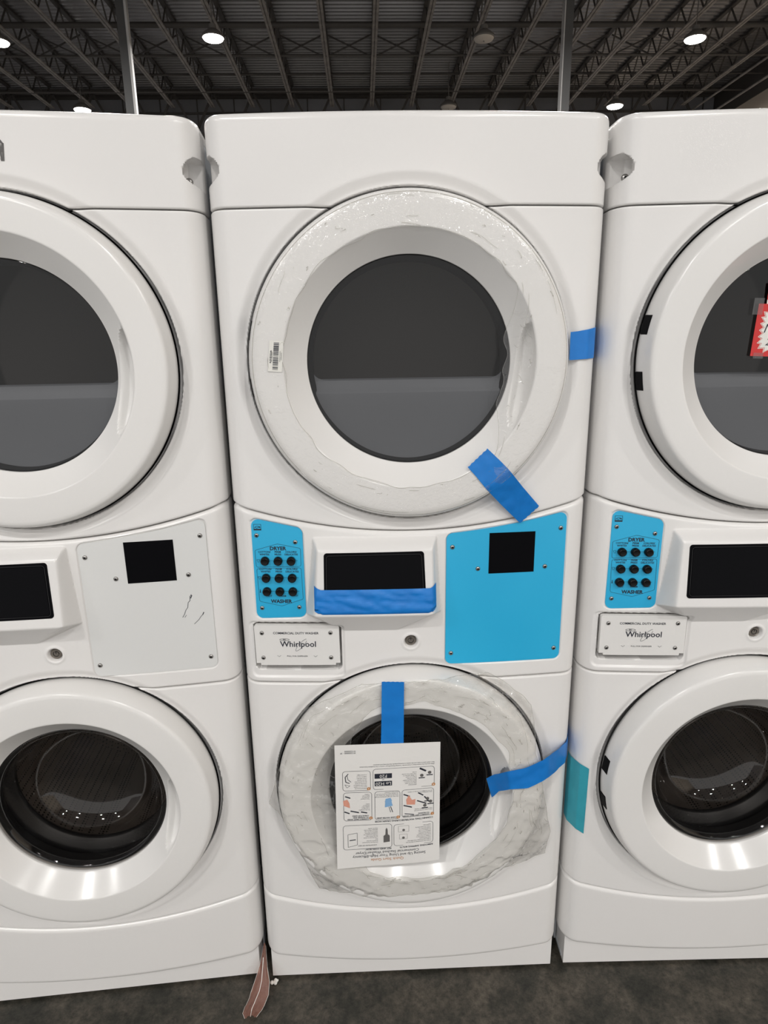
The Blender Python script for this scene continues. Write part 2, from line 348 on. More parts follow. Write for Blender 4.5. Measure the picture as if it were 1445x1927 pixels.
def panel(name, zlo, zhi, step, nz, rlo, rhi, parent, feat=None, hole=True, matl=None, back=0.085, usedish=True, sideclip=0.012):
    p, n = plan(step, back); X = p[:, 0]
    lo = np.vectorize(zlo)(np.clip(X, -0.335, 0.335)) + 0.0013; hi = np.vectorize(zhi)(np.clip(X, -0.335, 0.335)) - 0.0013
    e = np.sin(np.linspace(0, PI / 2, 9)) ; e = 1 - np.cos(np.linspace(0, PI / 2, 9))
    H = float((hi - lo).mean())
    t = np.concatenate([e * rlo * 1.0 / H, np.linspace(rlo / H, 1 - rhi / H, nz)[1:-1], 1 - (e * rhi / H)[::-1]])
    t[0] = 0; t[-1] = 1
    Z = lo[None, :] + (hi - lo)[None, :] * t[:, None]; XX = np.broadcast_to(X, Z.shape)
    dl = Z - lo[None, :]; dh = hi[None, :] - Z
    D = np.zeros_like(Z)
    for d, r in ((dl, rlo), (dh, rhi)):
        q = np.clip(r - d, 0, r); D += r - np.sqrt(np.maximum(r * r - q * q, 0))
    front = smooth01((0.335 - np.abs(XX)) / 0.02)
    Dy = np.zeros_like(Z)
    if usedish: Dy += dish(XX, Z)
    if feat: Dy += feat(XX, Z) * (smooth01((0.055 - p[None, :, 1]) / 0.05) if name == 'top_fascia' else 1)
    px = X[None, :] - n[None, :, 0] * D
    if name == 'top_fascia': px = px - np.sign(XX) * scoop(XX, Z) * 0.024 * smooth01((np.abs(XX) - 0.312) / 0.02) * smooth01((0.062 - p[None, :, 1]) / 0.012)
    py = p[None, :, 1] - n[None, :, 1] * D + Dy
    # return flanges top and bottom
    fl = 0.028
    rows = [(px[0] - n[:, 0] * (-0) , py[0], Z[0])]
    V = []
    nc = len(X)
    allx = np.vstack([px[0] - n[:, 0] * fl, px, px[-1] - n[:, 0] * fl]); ally = np.vstack([p[:, 1] - n[:, 1] * (rlo + fl), py, p[:, 1] - n[:, 1] * (rhi + fl)]); allz = np.vstack([Z[0], Z, Z[-1]])
    nr = allx.shape[0]
    co = np.stack([allx, ally, allz], -1).reshape(-1, 3)
    I = np.arange(nr * nc).reshape(nr, nc)
    q = np.stack([I[:-1, :-1], I[:-1, 1:], I[1:, 1:], I[1:, :-1]], -1).reshape(-1, 4)
    if hole:
        rr = rdoor(allx, allz).reshape(-1); near = (ally.reshape(-1) < 0.06)
        bad = (rr < 0.268) & near
        q = q[~bad[q].any(1)]
    me = bpy.data.meshes.new(name); me.from_pydata(co.tolist(), [], q.tolist()); me.materials.append(matl or M['white']); me.shade_smooth()
    me.set_sharp_from_angle(angle=math.radians(60))
    o = bpy.data.objects.new(name, me); C.objects.link(o); o.parent = parent
    return o
# signed distance to a convex polygon with rounded corners (negative inside)
def sdpoly(X, Z, poly, r=0.0):
    P = np.array(poly, float); c = P.mean(0)
    area = sum(P[i][0] * P[(i + 1) % len(P)][1] - P[(i + 1) % len(P)][0] * P[i][1] for i in range(len(P)))
    if area < 0: P = P[::-1]
    ins = np.full(X.shape, -1e9); L_ = []
    for i in range(len(P)):
        a, b2 = P[i], P[(i + 1) % len(P)]; e = b2 - a; nn = np.array([e[1], -e[0]]) / np.linalg.norm(e)
        L_.append((X - a[0]) * nn[0] + (Z - a[1]) * nn[1] + r)
    dmax = np.maximum.reduce(L_)
    # rounded: for pairs of adjacent edges both positive use the hypot
    for i in range(len(P)):
        a, b2 = L_[i], L_[(i + 1) % len(P)]
        both = (a > 0) & (b2 > 0); dmax = np.where(both, np.maximum(dmax, np.hypot(a, b2)), dmax)
    return dmax - r
CTL = [(-0.3055, 1.1445), (-0.2085, 1.1235), (-0.2085, 0.9420), (-0.3065, 0.9385)]
COIN = [(0.0665, 1.1075), (0.3005, 1.1445), (0.3015, 0.8320), (0.0665, 0.8335)]
def sag(X, Z):          # the panel's top edge dips to follow the arc of the seam
    t = np.clip((X - 0.0665) / 0.234, 0, 1); return 0.0045 * 4 * t * (1 - t) * smooth01((Z - 0.95) / 0.15)
def sagged(poly): return [(x, z - float(sag(np.array(x), np.array(z)))) for x, z in poly]
def dense(poly, n=12):
    out = []
    for i in range(len(poly)):
        a, b2 = poly[i], poly[(i + 1) % len(poly)]; k = n if math.hypot(b2[0] - a[0], b2[1] - a[1]) > 0.05 else 1
        out += [(a[0] + (b2[0] - a[0]) * j / k, a[1] + (b2[1] - a[1]) * j / k) for j in range(k)]
    return out
def smin(a, b2, k=0.006):
    h = np.clip(0.5 + 0.5 * (b2 - a) / k, 0, 1); return b2 * (1 - h) + a * h - k * h * (1 - h)
def bump_h(X, Z):
    f = 0.024 + (1.095 - Z) * 0.13
    dz = np.clip(1.095 - Z, 0, 0.2)
    h = smin(f, (1.106 - Z) * 1.5, 0.010)
    h = smin(h, (X + 0.190 + dz * 0.12) * 2.4, 0.010); h = smin(h, (0.048 + dz * 0.06 - X) * 2.4, 0.010)
    u = (Z - 0.912) * 0.86
    h = smin(h, u, 0.0025)
    h = smin(h, (X + 0.137 + (Z - 0.912) * 1.9) * 1.0, 0.004); h = smin(h, (-0.030 - X + (Z - 0.912) * 2.3) * 0.9, 0.004)
    return np.maximum(h, 0)
LOCK = (-0.0026, 0.8855)
def console_feat(X, Z):
    D = np.zeros_like(Z)
    D += 0.0035 * smooth01((0.0028 - sdpoly(X, Z, CTL, 0.013)) / 0.0025)
    D += 0.0035 * smooth01((0.0028 - sdpoly(X, Z + sag(X, Z), COIN, 0.013)) / 0.0025)
    D -= bump_h(X, Z)
    out = sdpoly(X, Z, [(-0.325, 0.933), (-0.134, 0.933), (-0.134, 0.808), (-0.325, 0.808)], 0.012)
    D += 0.0035 * smooth01(-out / 0.004)
    inn = sdpoly(X, Z, [(-0.3165, 0.9285), (-0.1405, 0.9285), (-0.1405, 0.8250), (-0.3165, 0.8250)], 0.012)
    D += 0.040 * smooth01(-inn / 0.0025)
    r = np.hypot(X - LOCK[0], Z - LOCK[1])
    D += 0.012 * smooth01((0.0145 - r) / 0.005) - 0.0014 * np.exp(-((r - 0.0165) / 0.003) ** 2)
    D *= np.where(np.abs(X) < 0.335, 1.0, 0.0)
    return D
def scoop(X, Z):
    D = np.zeros_like(Z)
    for sx in (-1, 1):
        xx = X * sx
        # scoop on the corner: half-round lip on the front, open to the side
        top, bot, xin = 1.7670, 1.7150, 0.3165
        zz = (Z - 1.7425); lim = xin + 30.0 * np.maximum(zz, 0) ** 2 + 50.0 * np.maximum(-zz, 0) ** 2
        ins = np.minimum(xx - lim, np.minimum(top - Z, Z - bot))
        D += smooth01(ins / 0.004)
    return D
def fascia_feat(X, Z): return 0.028 * scoop(X, Z)
def surf(x, z, kind='console'):
    """front y of the machine at x, z"""
    X = np.array(x, float); Z = np.array(z, float)
    y = bow(X) + (console_feat(X, Z) if kind == 'console' else 0)
    return float(y)

def draped(mb, v, f, ox, oz, off, ysurf, mi=0, rot=0.0):
    c_, s_ = math.cos(rot), math.sin(rot); o = []
    for p in v:
        x = ox + p[0] * c_ - p[1] * s_; z = oz + p[0] * s_ + p[1] * c_
        o.append((x, ysurf(x, z) - off, z))
    mb.add(o, f, mi)
def stroke(mb, pts, wd, off, ysurf, mi=0, closed=False):
    if closed: pts = list(pts) + [pts[0]]
    for a, b2 in zip(pts[:-1], pts[1:]):
        dx, dz = b2[0] - a[0], b2[1] - a[1]; L_ = math.hypot(dx, dz)
        if L_ < 1e-7: continue
        nx, nz = -dz / L_ * wd / 2, dx / L_ * wd / 2; ex, ez = dx / L_ * wd * 0.3, dz / L_ * wd * 0.3
        q = [(a[0] - ex + nx, a[1] - ez + nz), (a[0] - ex - nx, a[1] - ez - nz), (b2[0] + ex - nx, b2[1] + ez - nz), (b2[0] + ex + nx, b2[1] + ez + nz)]
        mb.add([(x, ysurf(x, z) - off, z) for x, z in q], [(0, 1, 2, 3)], mi)
def roundpoly(poly, r, n=8):
    P = [Vector(p) for p in poly]; out = []
    for i in range(len(P)):
        a, b2, c_ = P[i - 1], P[i], P[(i + 1) % len(P)]
        d1 = (a - b2).normalized(); d2 = (c_ - b2).normalized()
        ang = math.acos(max(-1, min(1, d1.dot(d2))))
        if ang > 2.8: out.append(tuple(b2)); continue
        k = r / math.tan(ang / 2); cen = b2 + (d1 + d2).normalized() * (r / math.sin(ang / 2))
        s_ = b2 + d1 * k; e_ = b2 + d2 * k
        a0 = math.atan2(s_.y - cen.y, s_.x - cen.x); a1 = math.atan2(e_.y - cen.y, e_.x - cen.x)
        da = (a1 - a0 + PI) % (2 * PI) - PI
        for t in range(n + 1):
            an = a0 + da * t / n; out.append((cen.x + r * math.cos(an), cen.y + r * math.sin(an)))
    return out
def plate(mb, poly, yf, thick, mi=0, rows=1):
    """thin plate following yf(x): vertical strips between the polygon's lower and upper outline"""
    xs = sorted(set([p[0] for p in poly] + list(np.linspace(min(p[0] for p in poly), max(p[0] for p in poly), 28))))
    up, dn = [], []
    for x in xs:
        zs = []
        for i in range(len(poly)):
            a, b2 = poly[i], poly[(i + 1) % len(poly)]
            if abs(a[0] - b2[0]) < 1e-9:
                if abs(a[0] - x) < 1e-9: zs += [a[1], b2[1]]
            elif min(a[0], b2[0]) - 1e-9 <= x <= max(a[0], b2[0]) + 1e-9:
                zs.append(a[1] + (b2[1] - a[1]) * (x - a[0]) / (b2[0] - a[0]))
        up.append(max(zs)); dn.append(min(zs))
    v = []
    for x, u, d in zip(xs, up, dn): v += [(x, yf(x, d), d), (x, yf(x, u), u), (x, yf(x, d) + thick, d), (x, yf(x, u) + thick, u)]
    f = []
    for i in range(len(xs) - 1):
        a = 4 * i; b2 = a + 4
        f += [(a, b2, b2 + 1, a + 1), (a + 2, a + 3, b2 + 3, b2 + 2), (a + 1, b2 + 1, b2 + 3, a + 3), (a, a + 2, b2 + 2, b2)]
    n = 4 * (len(xs) - 1); f += [(0, 1, 3, 2), (n, n + 2, n + 3, n + 1)]
    mb.add(v, f, mi)

screw_me = None
def screw(parent, x, y, z, s=1.0):
    global screw_me
    if screw_me is None:
        b_ = MB(); b_.lathe([(0.0046, 0.0), (0.0044, -0.0010), (0.0036, -0.0020), (0.0020, -0.0026)], 18, 'y')
        b_.lathe([(0.0020, -0.0026), (0.0019, -0.0006), (0.0002, -0.0006)], 6, 'y', mi=1, cap=True)
        o = b_.build('screw', [M['screw'], M['screwhole']], None, smooth=True, angle=40); screw_me = o.data; bpy.data.objects.remove(o)
    o = bpy.data.objects.new('screw', screw_me); C.objects.link(o); o.parent = parent; o.location = (x, y, z); o.scale = (s, s, s); return o

def door_mesh(handle=True, RG=0.1810, R1=0.2165):
    prof = [(0.262, 0.012), (0.2815, 0.006), (0.2828, -0.004), (0.2820, -0.016), (0.2795, -0.028), (0.2770, -0.036), (0.2755, -0.0400), (0.2745, -0.0420), (0.2725, -0.0440), (0.2695, -0.0453), (0.2660, -0.0460), (0.2640, -0.0462), (0.2500, -0.0468), (0.2230, -0.0475),
            (0.2212, -0.0475), (0.2200, -0.0473), (0.2190, -0.0468), (0.2182, -0.0461), (0.2175, -0.0453)]
    prof = [(r - (0.2165 - R1), y) if r < 0.2235 and y < -0.04 else (r, y) for r, y in prof]
    R2 = RG + 0.0015
    for t in np.linspace(0, 1, 30): prof.append((R1 + (R2 - R1) * t, -0.0443 + 0.0343 * t))
    prof += [(RG + 0.0004, -0.0092), (RG, -0.0080), (RG, -0.002), (RG + 0.002, 0.004)]
    n = 288; mb = MB(); o = []
    for i, (r, y) in enumerate(prof):
        for k in range(n):
            a = 2 * PI * k / n; rr, yy = r, y
            if handle:
                am = (a + PI) % (2 * PI) - PI; u = (am + 0.13) / 0.44      # pocket centred a little below three o'clock
                if abs(u) < 1 and R2 < r < R1 + 0.004:
                    lens = math.sqrt(1 - u * u)                       # lens-shaped outline
                    t = (R1 - r) / (R1 - R2)                          # 0 at rim .. 1 at glass
                    wgt = max(0.0, min(1.0, (lens * 0.88 - t) / 0.16))
                    if t > -0.02:
                        wgt = wgt * wgt * (3 - 2 * wgt)
                        tt_ = max(t, 0); rr = r + wgt * 0.009 * lens; yy = y + wgt * 0.034 * lens * (1 - 0.9 * tt_) * min(1, tt_ * 12 + 0.05)
            o.append((rr * math.cos(a), yy, rr * math.sin(a)))
    f = [(i * n + k, i * n + (k + 1) % n, (i + 1) * n + (k + 1) % n, (i + 1) * n + k) for i in range(len(prof) - 1) for k in range(n)]
    mb.add(o, f); return mb

def build_machine():
    root = thing('stacked_washer_dryer', '', 'laundry machine')
    # steel cabinet behind the plastic front
    mb = MB(); t_ = 0.004
    for sx in (-1, 1):
        a, c_ = sorted((sx * 0.3385, sx * (0.3385 - t_))); mb.box(a, c_, 0.078, 0.72, 0.014, 1.806)
    mb.box(-0.3345, 0.3345, 0.716, 0.72, 0.014, 1.806); mb.box(-0.3385, 0.3385, 0.06, 0.72, 1.806, 1.811); mb.box(-0.3345, 0.3345, 0.03, 0.716, 0.014, 0.02)
    mb.box(-0.3345, 0.3345, 0.03, 0.716, 1.00, 1.004)
    mb.build('cabinet', M['side'], root)
    # top fascia and lid
    panel('top_fascia', lambda x: ZA, lambda x: ZT, 0.0022, 90, 0.003, 0.012, root, fascia_feat)
    mb = MB(); p, n_ = plan(0.01); px = p[:, 0] - n_[:, 0] * 0.012; py = p[:, 1] - n_[:, 1] * 0.012
    mb.grid([[(float(a), float(b2), ZT - 0.0014) for a, b2 in zip(px, py)], [(float(np.clip(a, -0.33, 0.33)), 0.20, ZT - 0.0014) for a in px]])
    mb.box(-0.3385, 0.3385, 0.085, 0.715, 1.812, ZT - 0.002)
    mb.build('lid', M['white'], root)
    panel('dryer_front_panel', zB, lambda x: ZA, 0.0018, 300, 0.005, 0.0035, root)
    cons = panel('console', lambda x: ZC, zB, 0.0014, 250, 0.005, 0.009, root, console_feat)
    panel('washer_front_panel', zD, lambda x: ZC, 0.0018, 300, 0.004, 0.004, root)
    panel('kick_panel', zE, zD, 0.004, 50, 0.014, 0.009, root, hole=False, usedish=False)
    mb = MB(); mb.box(-0.3325, 0.3325, 0.016, 0.022, 0.009, 0.10); mb.box(-0.3325, -0.3265, 0.022, 0.5, 0.009, 0.10); mb.box(0.3265, 0.3325, 0.022, 0.5, 0.009, 0.10)
    mb.build('base_strip', M['white'], root)
    for sx in (-0.29, 0.29):
        for y in (0.055, 0.66):
            mb = MB(); mb.lathe([(0.018, 0.0), (0.02, 0.004), (0.02, 0.009), (0.008, 0.012), (0.008, 0.03)], 20, 'z', cap=True)
            o = mb.build('foot', M['foam'], root, smooth=True, angle=40); o.location = (sx, y, 0)
    for sx in (-1, 1):
        s_ = screw(root, sx * 0.3215, 0.0295, 1.7315, 1.5)
    # ---- doors
    for di, (cx, cz) in enumerate(DOORS):
        d = door_mesh(RG=0.1810 if di == 0 else 0.1745, R1=0.2165 if di == 0 else 0.2085).build('dryer_door' if di == 0 else 'washer_door', M['door'], root, smooth=True, loc=(cx, 0, cz), angle=40)
        mb = MB(); mb.lathe([(0.2855, 0.0015), (0.284, 0.009), (0.27, 0.016), (0.255, 0.016), (0.255, 0.03)], 128, 'y')
        g = mb.build('dark_gap_ring', M['rubber'], d, smooth=True)  # dark ring added to blacken the shaded gap round the door
        for an in (168, 188) if di == 0 else (172, 190):
            a = math.radians(an); mb = MB()
            c_, s_ = math.cos(a), math.sin(a); tt = (-s_, c_)
            vv = []
            for r, y in ((0.2800, -0.024), (0.2835, -0.004)):
                for k in (-0.017, 0.017): vv.append((r * c_ + tt[0] * k, y, r * s_ + tt[1] * k))
            for r, y in ((0.2815, -0.0243), (0.2850, -0.0035)):
                for k in (-0.0155, 0.0155): vv.append((r * c_ + tt[0] * k, y, r * s_ + tt[1] * k))
            mb.add(vv, [(0, 1, 3, 2), (4, 6, 7, 5), (0, 4, 5, 1), (2, 3, 7, 6), (0, 2, 6, 4), (1, 5, 7, 3)])
            mb.build('hinge_slot', M['blackflat'], d)
        if di == 0:
            mb = MB(); mb.lathe([(0.1828, 0.002), (0.1812, -0.0055), (0.1800, -0.0060), (0.178, -0.0062), (0.12, -0.0070), (0.06, -0.0074), (0.004, -0.0075)], 96, 'y', cap=True)
            mb.build('window_glass', M['dryglass'], d, smooth=True)
            # grey inner liner: ring, and the lower half with its ledge
            mb = MB(); R_ = 0.181
            mb.lathe([(0.1825, 0.006), (0.178, 0.016), (0.1735, 0.022), (0.1735, 0.045)], 96, 'y')
            ze = -0.0285; rows = []
            for z, y in [(ze - 0.002, 0.060), (ze, 0.030), (ze - 0.003, 0.024), (ze - 0.020, 0.020), (ze - 0.024, 0.0165), (ze - 0.027, 0.016), (-0.08, 0.0165), (-0.11, 0.018), (-0.14, 0.019), (-0.16, 0.019), (-0.172, 0.019), (-0.1795, 0.018)]:
                hwid = math.sqrt(max(R_ * R_ - z * z, 1e-6)) - 0.0015; rows.append([(hwid * u, y, z) for u in np.linspace(-1, 1, 41)])
            mb.grid(rows, 1, flip=True)
            # rounded lower corners of the opening
            for sx in (-1, 1):
                fan = [(sx * 0.176, 0.0245, ze - 0.004)] + [(sx * (0.150 + 0.026 * math.sin(a)), 0.0245, ze + 0.020 - 0.022 * math.cos(a)) for a in np.linspace(0, PI / 2, 9)]
                mb.add(fan, [(0, i, i + 1) if sx > 0 else (0, i + 1, i) for i in range(1, 9)], 1)
            mb.build('inner_liner', [M['rubber'], M['liner']], d, smooth=True, angle=35)
            mb = MB(); mb.lathe([(0.19, 0.05), (0.27, 0.075), (0.29, 0.10), (0.29, 0.52), (0.27, 0.54), (0.01, 0.545)], 64, 'y', cap=True)
            dr = mb.build('dryer_drum', M['drum'], root, smooth=True, loc=(cx, 0.02, cz + 0.02), angle=50)
        else:
            mb = MB(); mb.lathe([(0.1760, 0.003), (0.1748, -0.005), (0.168, -0.0055), (0.163, -0.003), (0.158, 0.010), (0.150, 0.045), (0.136, 0.078), (0.118, 0.098), (0.092, 0.108), (0.05, 0.112), (0.004, 0.113)], 96, 'y', cap=True)
            mb.build('window_glass', M['washglass'], d, smooth=True)
            mb = MB(); mb.lathe([(0.1828, 0.006), (0.1825, 0.02), (0.190, 0.03), (0.176, 0.042), (0.188, 0.055), (0.188, 0.070), (0.168, 0.078), (0.166, 0.088), (0.178, 0.096)], 96, 'y')
            mb.build('door_seal', M['rubber'], root, smooth=True, loc=(cx, 0, cz))
            mb = MB(); mb.lathe([(0.170, 0.095), (0.222, 0.112), (0.245, 0.135), (0.250, 0.16), (0.250, 0.50), (0.235, 0.52), (0.10, 0.515), (0.01, 0.50)], 96, 'y', cap=True)
            dr = mb.build('washer_drum', M['perf'], root, smooth=True, loc=(cx, 0, cz), angle=50)
    # ---- display
    yf = lambda x, z: float(bow(np.array(x))) - float(0.024 + (1.095 - z) * 0.13) - 0.0006
    rp_ = roundpoly([(-0.1675, 1.0825), (0.0205, 1.0835), (0.0245, 0.9795), (-0.1695, 0.9785)], 0.006)
    mb = MB(); plate(mb, rp_, yf, 0.004, 0)
    rin = [(x * 0.985 + (-0.073) * 0.015, (z - 1.031) * 0.90 + 1.031) for x, z in rp_]
    dsp = mb.build('display_bezel', M['blackflat'], root)
    mb = MB(); plate(mb, [(x * 0.93 + (-0.073) * 0.07, (z - 1.031) * 0.87 + 1.031) for x, z in rp_], lambda x, z: yf(x, z) - 0.0008, 0.0008, 0)
    stroke(mb, [(x * 0.95 + (-0.073) * 0.05, (z - 1.031) * 0.91 + 1.031) for x, z in rp_], 0.0008, 0.0012, yf, 1, True)
    mb.build('display_screen', [M['black'], M['rubber']], dsp)
    # ---- lock
    mb = MB(); y0 = surf(LOCK[0], LOCK[1])
    mb.lathe([(0.0105, 0.004), (0.0105, -0.006), (0.0095, -0.0072), (0.0085, -0.0060), (0.0060, -0.0060)], 32, 'y')
    mb.lathe([(0.0060, -0.0035), (0.0045, -0.0035), (0.0045, -0.0065), (0.0004, -0.0065)], 28, 'y', cap=True)
    mb.lathe([(0.0060, -0.0060), (0.0060, -0.0030), (0.0045, -0.0030)], 28, 'y', mi=1)
    mb.box(-0.0008, 0.0008, -0.0069, -0.006, 0.001, 0.0058, 1)
    mb.build('cylinder_lock', [M['lock'], M['screwhole']], root, smooth=True, loc=(LOCK[0], y0, LOCK[1]), angle=40)
    # ---- coin panel
    yc = lambda x, z: float(bow(np.array(x))) + 0.0012
    mb = MB(); plate(mb, sagged(dense(roundpoly(COIN, 0.013))), yc, 0.002)
    coin = mb.build('coin_panel', M['cyan'], root)
    mb = MB(); plate(mb, [(0.1495, 1.1065), (0.2395, 1.1065), (0.2395, 1.0240), (0.1495, 1.0240)], lambda x, z: yc(x, z) - 0.0006, 0.0006)
    mb.build('reader_window', M['blackflat'], coin)
    for x, z in ((0.2897, 1.1108), (0.078, 1.0808), (0.1284, 1.035), (0.2618, 1.0336), (0.2894, 0.8559), (0.0777, 0.8568)): screw(coin, x, yc(x, z), z)
    # ---- control panel with nine buttons
    mb = MB(); plate(mb, roundpoly(CTL, 0.013), yc, 0.002)
    ctl = mb.build('control_panel', M['cyan'], root)
    for x, z in ((-0.2963, 1.1100), (-0.2228, 1.0965), (-0.295, 0.9603), (-0.2213, 0.9626)): screw(ctl, x, yc(x, z), z, 0.95)
    bmx = MB(); bmx.lathe([(0.0085, 0.0), (0.0084, -0.0060), (0.0078, -0.0078), (0.0062, -0.0088), (0.0052, -0.0084), (0.0006, -0.0084)], 28, 'y', cap=True)
    bo = None
    for z in (1.0590, 1.0240, 0.9960):
        for x in (-0.2830, -0.2576, -0.2322):
            if bo is None: o = bo = bmx.build('push_button', M['button'], ctl, smooth=True, angle=40)
            else: o = bo.copy(); C.objects.link(o); o.parent = ctl
            o.location = (x, yc(x, z), z)
    L = MB(); off = 0.0005
    def put(txt, x, z, size, bold=0.0, rot=0.0, it=0.0, al='CENTER', mb=L, ys=yc, mi=0):
        v, f = text_mesh(txt, size, bold, al, it); draped(mb, v, f, x, z, off, ys, mi, rot)
    put('DRYER', -0.2570, 1.0835, 0.0102, 0.00035); put('WASHER', -0.2560, 0.9745, 0.0102, 0.00035)
    for z in (1.0740, 1.0390):
        put('COTTON/\nWHITES', -0.2835, z, 0.0052, 0.00008); put('PERM\nPRESS', -0.2576, z, 0.0052, 0.00008); put('COLORS/\nDELICATES', -0.2318, z, 0.0052, 0.00008)
    put('HOT', -0.2790, 0.9855, 0.0048, 0.00005); put('WARM', -0.2535, 0.9857, 0.0048, 0.00005); put('COLD', -0.2295, 0.9868, 0.0048, 0.00005)
    for z in (1.0590, 1.0240, 0.9960): stroke(L, [(-0.2915, z), (-0.2200, z)], 0.0006, 0.0003, yc)
    for z in (1.0590, 1.0240):                                  # little shirt
        stroke(L, [(-0.2995, z + 0.0015), (-0.2978, z + 0.0028), (-0.2962, z + 0.0020), (-0.2946, z + 0.0028), (-0.2930, z + 0.0015), (-0.2940, z + 0.0003), (-0.2946, z + 0.0008), (-0.2946, z - 0.0028), (-0.2978, z - 0.0028), (-0.2978, z + 0.0008), (-0.2985, z + 0.0003)], 0.0004, off, yc, 0, True)
    stroke(L, [(-0.2965, 0.9990), (-0.2965, 0.9950)], 0.0012, off, yc); stroke(L, [(-0.2972, 0.9938), (-0.2958, 0.9938)], 0.0016, off, yc)
    stroke(L, roundpoly([(-0.3015, 1.0800), (-0.2575, 1.0930), (-0.2135, 1.0840), (-0.2140, 1.0475), (-0.3010, 1.0455)], 0.004, 4), 0.00055, off, yc, 0, True)
    stroke(L, roundpoly([(-0.3005, 1.0425), (-0.2140, 1.0445), (-0.2130, 0.9795), (-0.2555, 0.9650), (-0.2990, 0.9745)], 0.004, 4), 0.00055, off, yc, 0, True)
    # square star emblem, top left
    bx0, bx1, bz0, bz1 = -0.3008, -0.2868, 1.1205, 1.1320
    stroke(L, [(bx0, bz0), (bx1, bz0), (bx1, bz1), (bx0, bz1)], 0.0006, off, yc, 0, True)
    mbk = [(bx0, bz0), (bx1, bz0), (bx1, bz0 + 0.0026), (bx0, bz0 + 0.0026)]; L.add([(x, yc(x, z) - off, z) for x, z in mbk], [(0, 1, 2, 3)])
    stroke(L, [(bx0 + 0.0012 + 0.0116 * t, bz0 + 0.0045 + 0.0035 * math.sin(PI * t)) for t in np.linspace(0, 1, 12)], 0.0007, off, yc)
    stroke(L, [(bx0 + 0.002 + 0.0075 * t, bz0 + 0.0048 + 0.0012 * math.sin(9 * t)) for t in np.linspace(0, 1, 16)], 0.0006, off, yc)
    sx0, sz0 = bx1 - 0.0030, bz0 + 0.0062
    stroke(L, [(sx0 + 0.0016 * (1 if k % 2 else 0.4) * math.cos(PI / 2 + k * PI / 5), sz0 + 0.0016 * (1 if k % 2 else 0.4) * math.sin(PI / 2 + k * PI / 5)) for k in range(10)], 0.0004, off, yc, 0, True)
    L.build('lettering', M['ink'], ctl)
    # ---- dispenser drawer
    yd = lambda x, z: float(bow(np.array(x))) - 0.0035
    mb = MB(); pl = [(-0.3135, 0.9225), (-0.3105, 0.9255), (-0.1480, 0.9255), (-0.1450, 0.9225), (-0.1445, 0.8435), (-0.1530, 0.8435), (-0.1535, 0.8390), (-0.3040, 0.8380), (-0.3045, 0.8425), (-0.3130, 0.8425)]
    plate(mb, pl, yd, 0.009)
    dw = mb.build('dispenser_drawer', M['door'], root)
    for x, z in ((-0.2985, 0.9085), (-0.1620, 0.9095), (-0.2985, 0.8545), (-0.1625, 0.8555)): screw(dw, x, yd(x, z), z, 0.95)
    L2 = MB()
    put('COMMERCIAL DUTY WASHER', -0.2310, 0.9085, 0.0067, 0.00010, mb=L2, ys=yd)
    put('Whirlpool', -0.2270, 0.8845, 0.0172, 0.00022, mb=L2, ys=yd)
    put('PULL FOR DISPENSER', -0.2300, 0.8585, 0.0044, 0.0, mb=L2, ys=yd)
    for cx in (-0.2665, -0.1935): stroke(L2, [(cx - 0.0035, 0.8600), (cx, 0.8570), (cx + 0.0035, 0.8600)], 0.0005, off, yd)
    e1 = [(-0.2540 + 0.0095 * math.cos(a), 0.8945 + 0.0022 * math.sin(a)) for a in np.linspace(0, 2 * PI, 28)]
    stroke(L2, e1, 0.0007, off, yd); put('ERC', -0.2540, 0.8945, 0.0034, 0.0001, mb=L2, ys=yd)
    e2 = []
    for a in np.linspace(0.15, 2 * PI - 0.6, 44):
        u, v_ = 0.0170 * math.cos(a), 0.0042 * math.sin(a); ca, sa = math.cos(0.85), math.sin(0.85)
        e2.append((-0.2210 + u * ca - v_ * sa, 0.8830 + u * sa + v_ * ca))
    stroke(L2, e2, 0.0006, off, yd)
    L2.build('lettering', M['ink'], dw)
    return root

unit = build_machine()
def children(o): return [c for c in bpy.data.objects if c.parent == o]
def copy_tree(o, parent=None):
    c = o.copy(); C.objects.link(c)
    if parent: c.parent = parent
    for ch in children(o): copy_tree(ch, c)
    return c
left = copy_tree(unit); right = copy_tree(unit)
unit['label'] = 'white stacked washer and dryer in the middle, bright blue coin panel and blue tape strips'
left['label'] = 'white stacked washer and dryer at the left, its coin panel plain white and scratched'
right['label'] = 'white stacked washer and dryer at the right, red sale sign on its dryer door'
for q in (unit, left, right): q['group'] = 'stacked washer dryers standing in a row'
LT = dict(loc=(-0.694, -0.0147), th=0.0691); RT = dict(loc=(0.696, -0.0056), th=-0.0211)
left.location = (*LT['loc'], 0); left.rotation_euler = (0, 0, LT['th'])
right.location = (*RT['loc'], 0); right.rotation_euler = (0, 0, RT['th'])
def W_(T, x, y, z):
    c_, s_ = math.cos(T['th']), math.sin(T['th']); return (T['loc'][0] + x * c_ - y * s_, T['loc'][1] + x * s_ + y * c_, z)
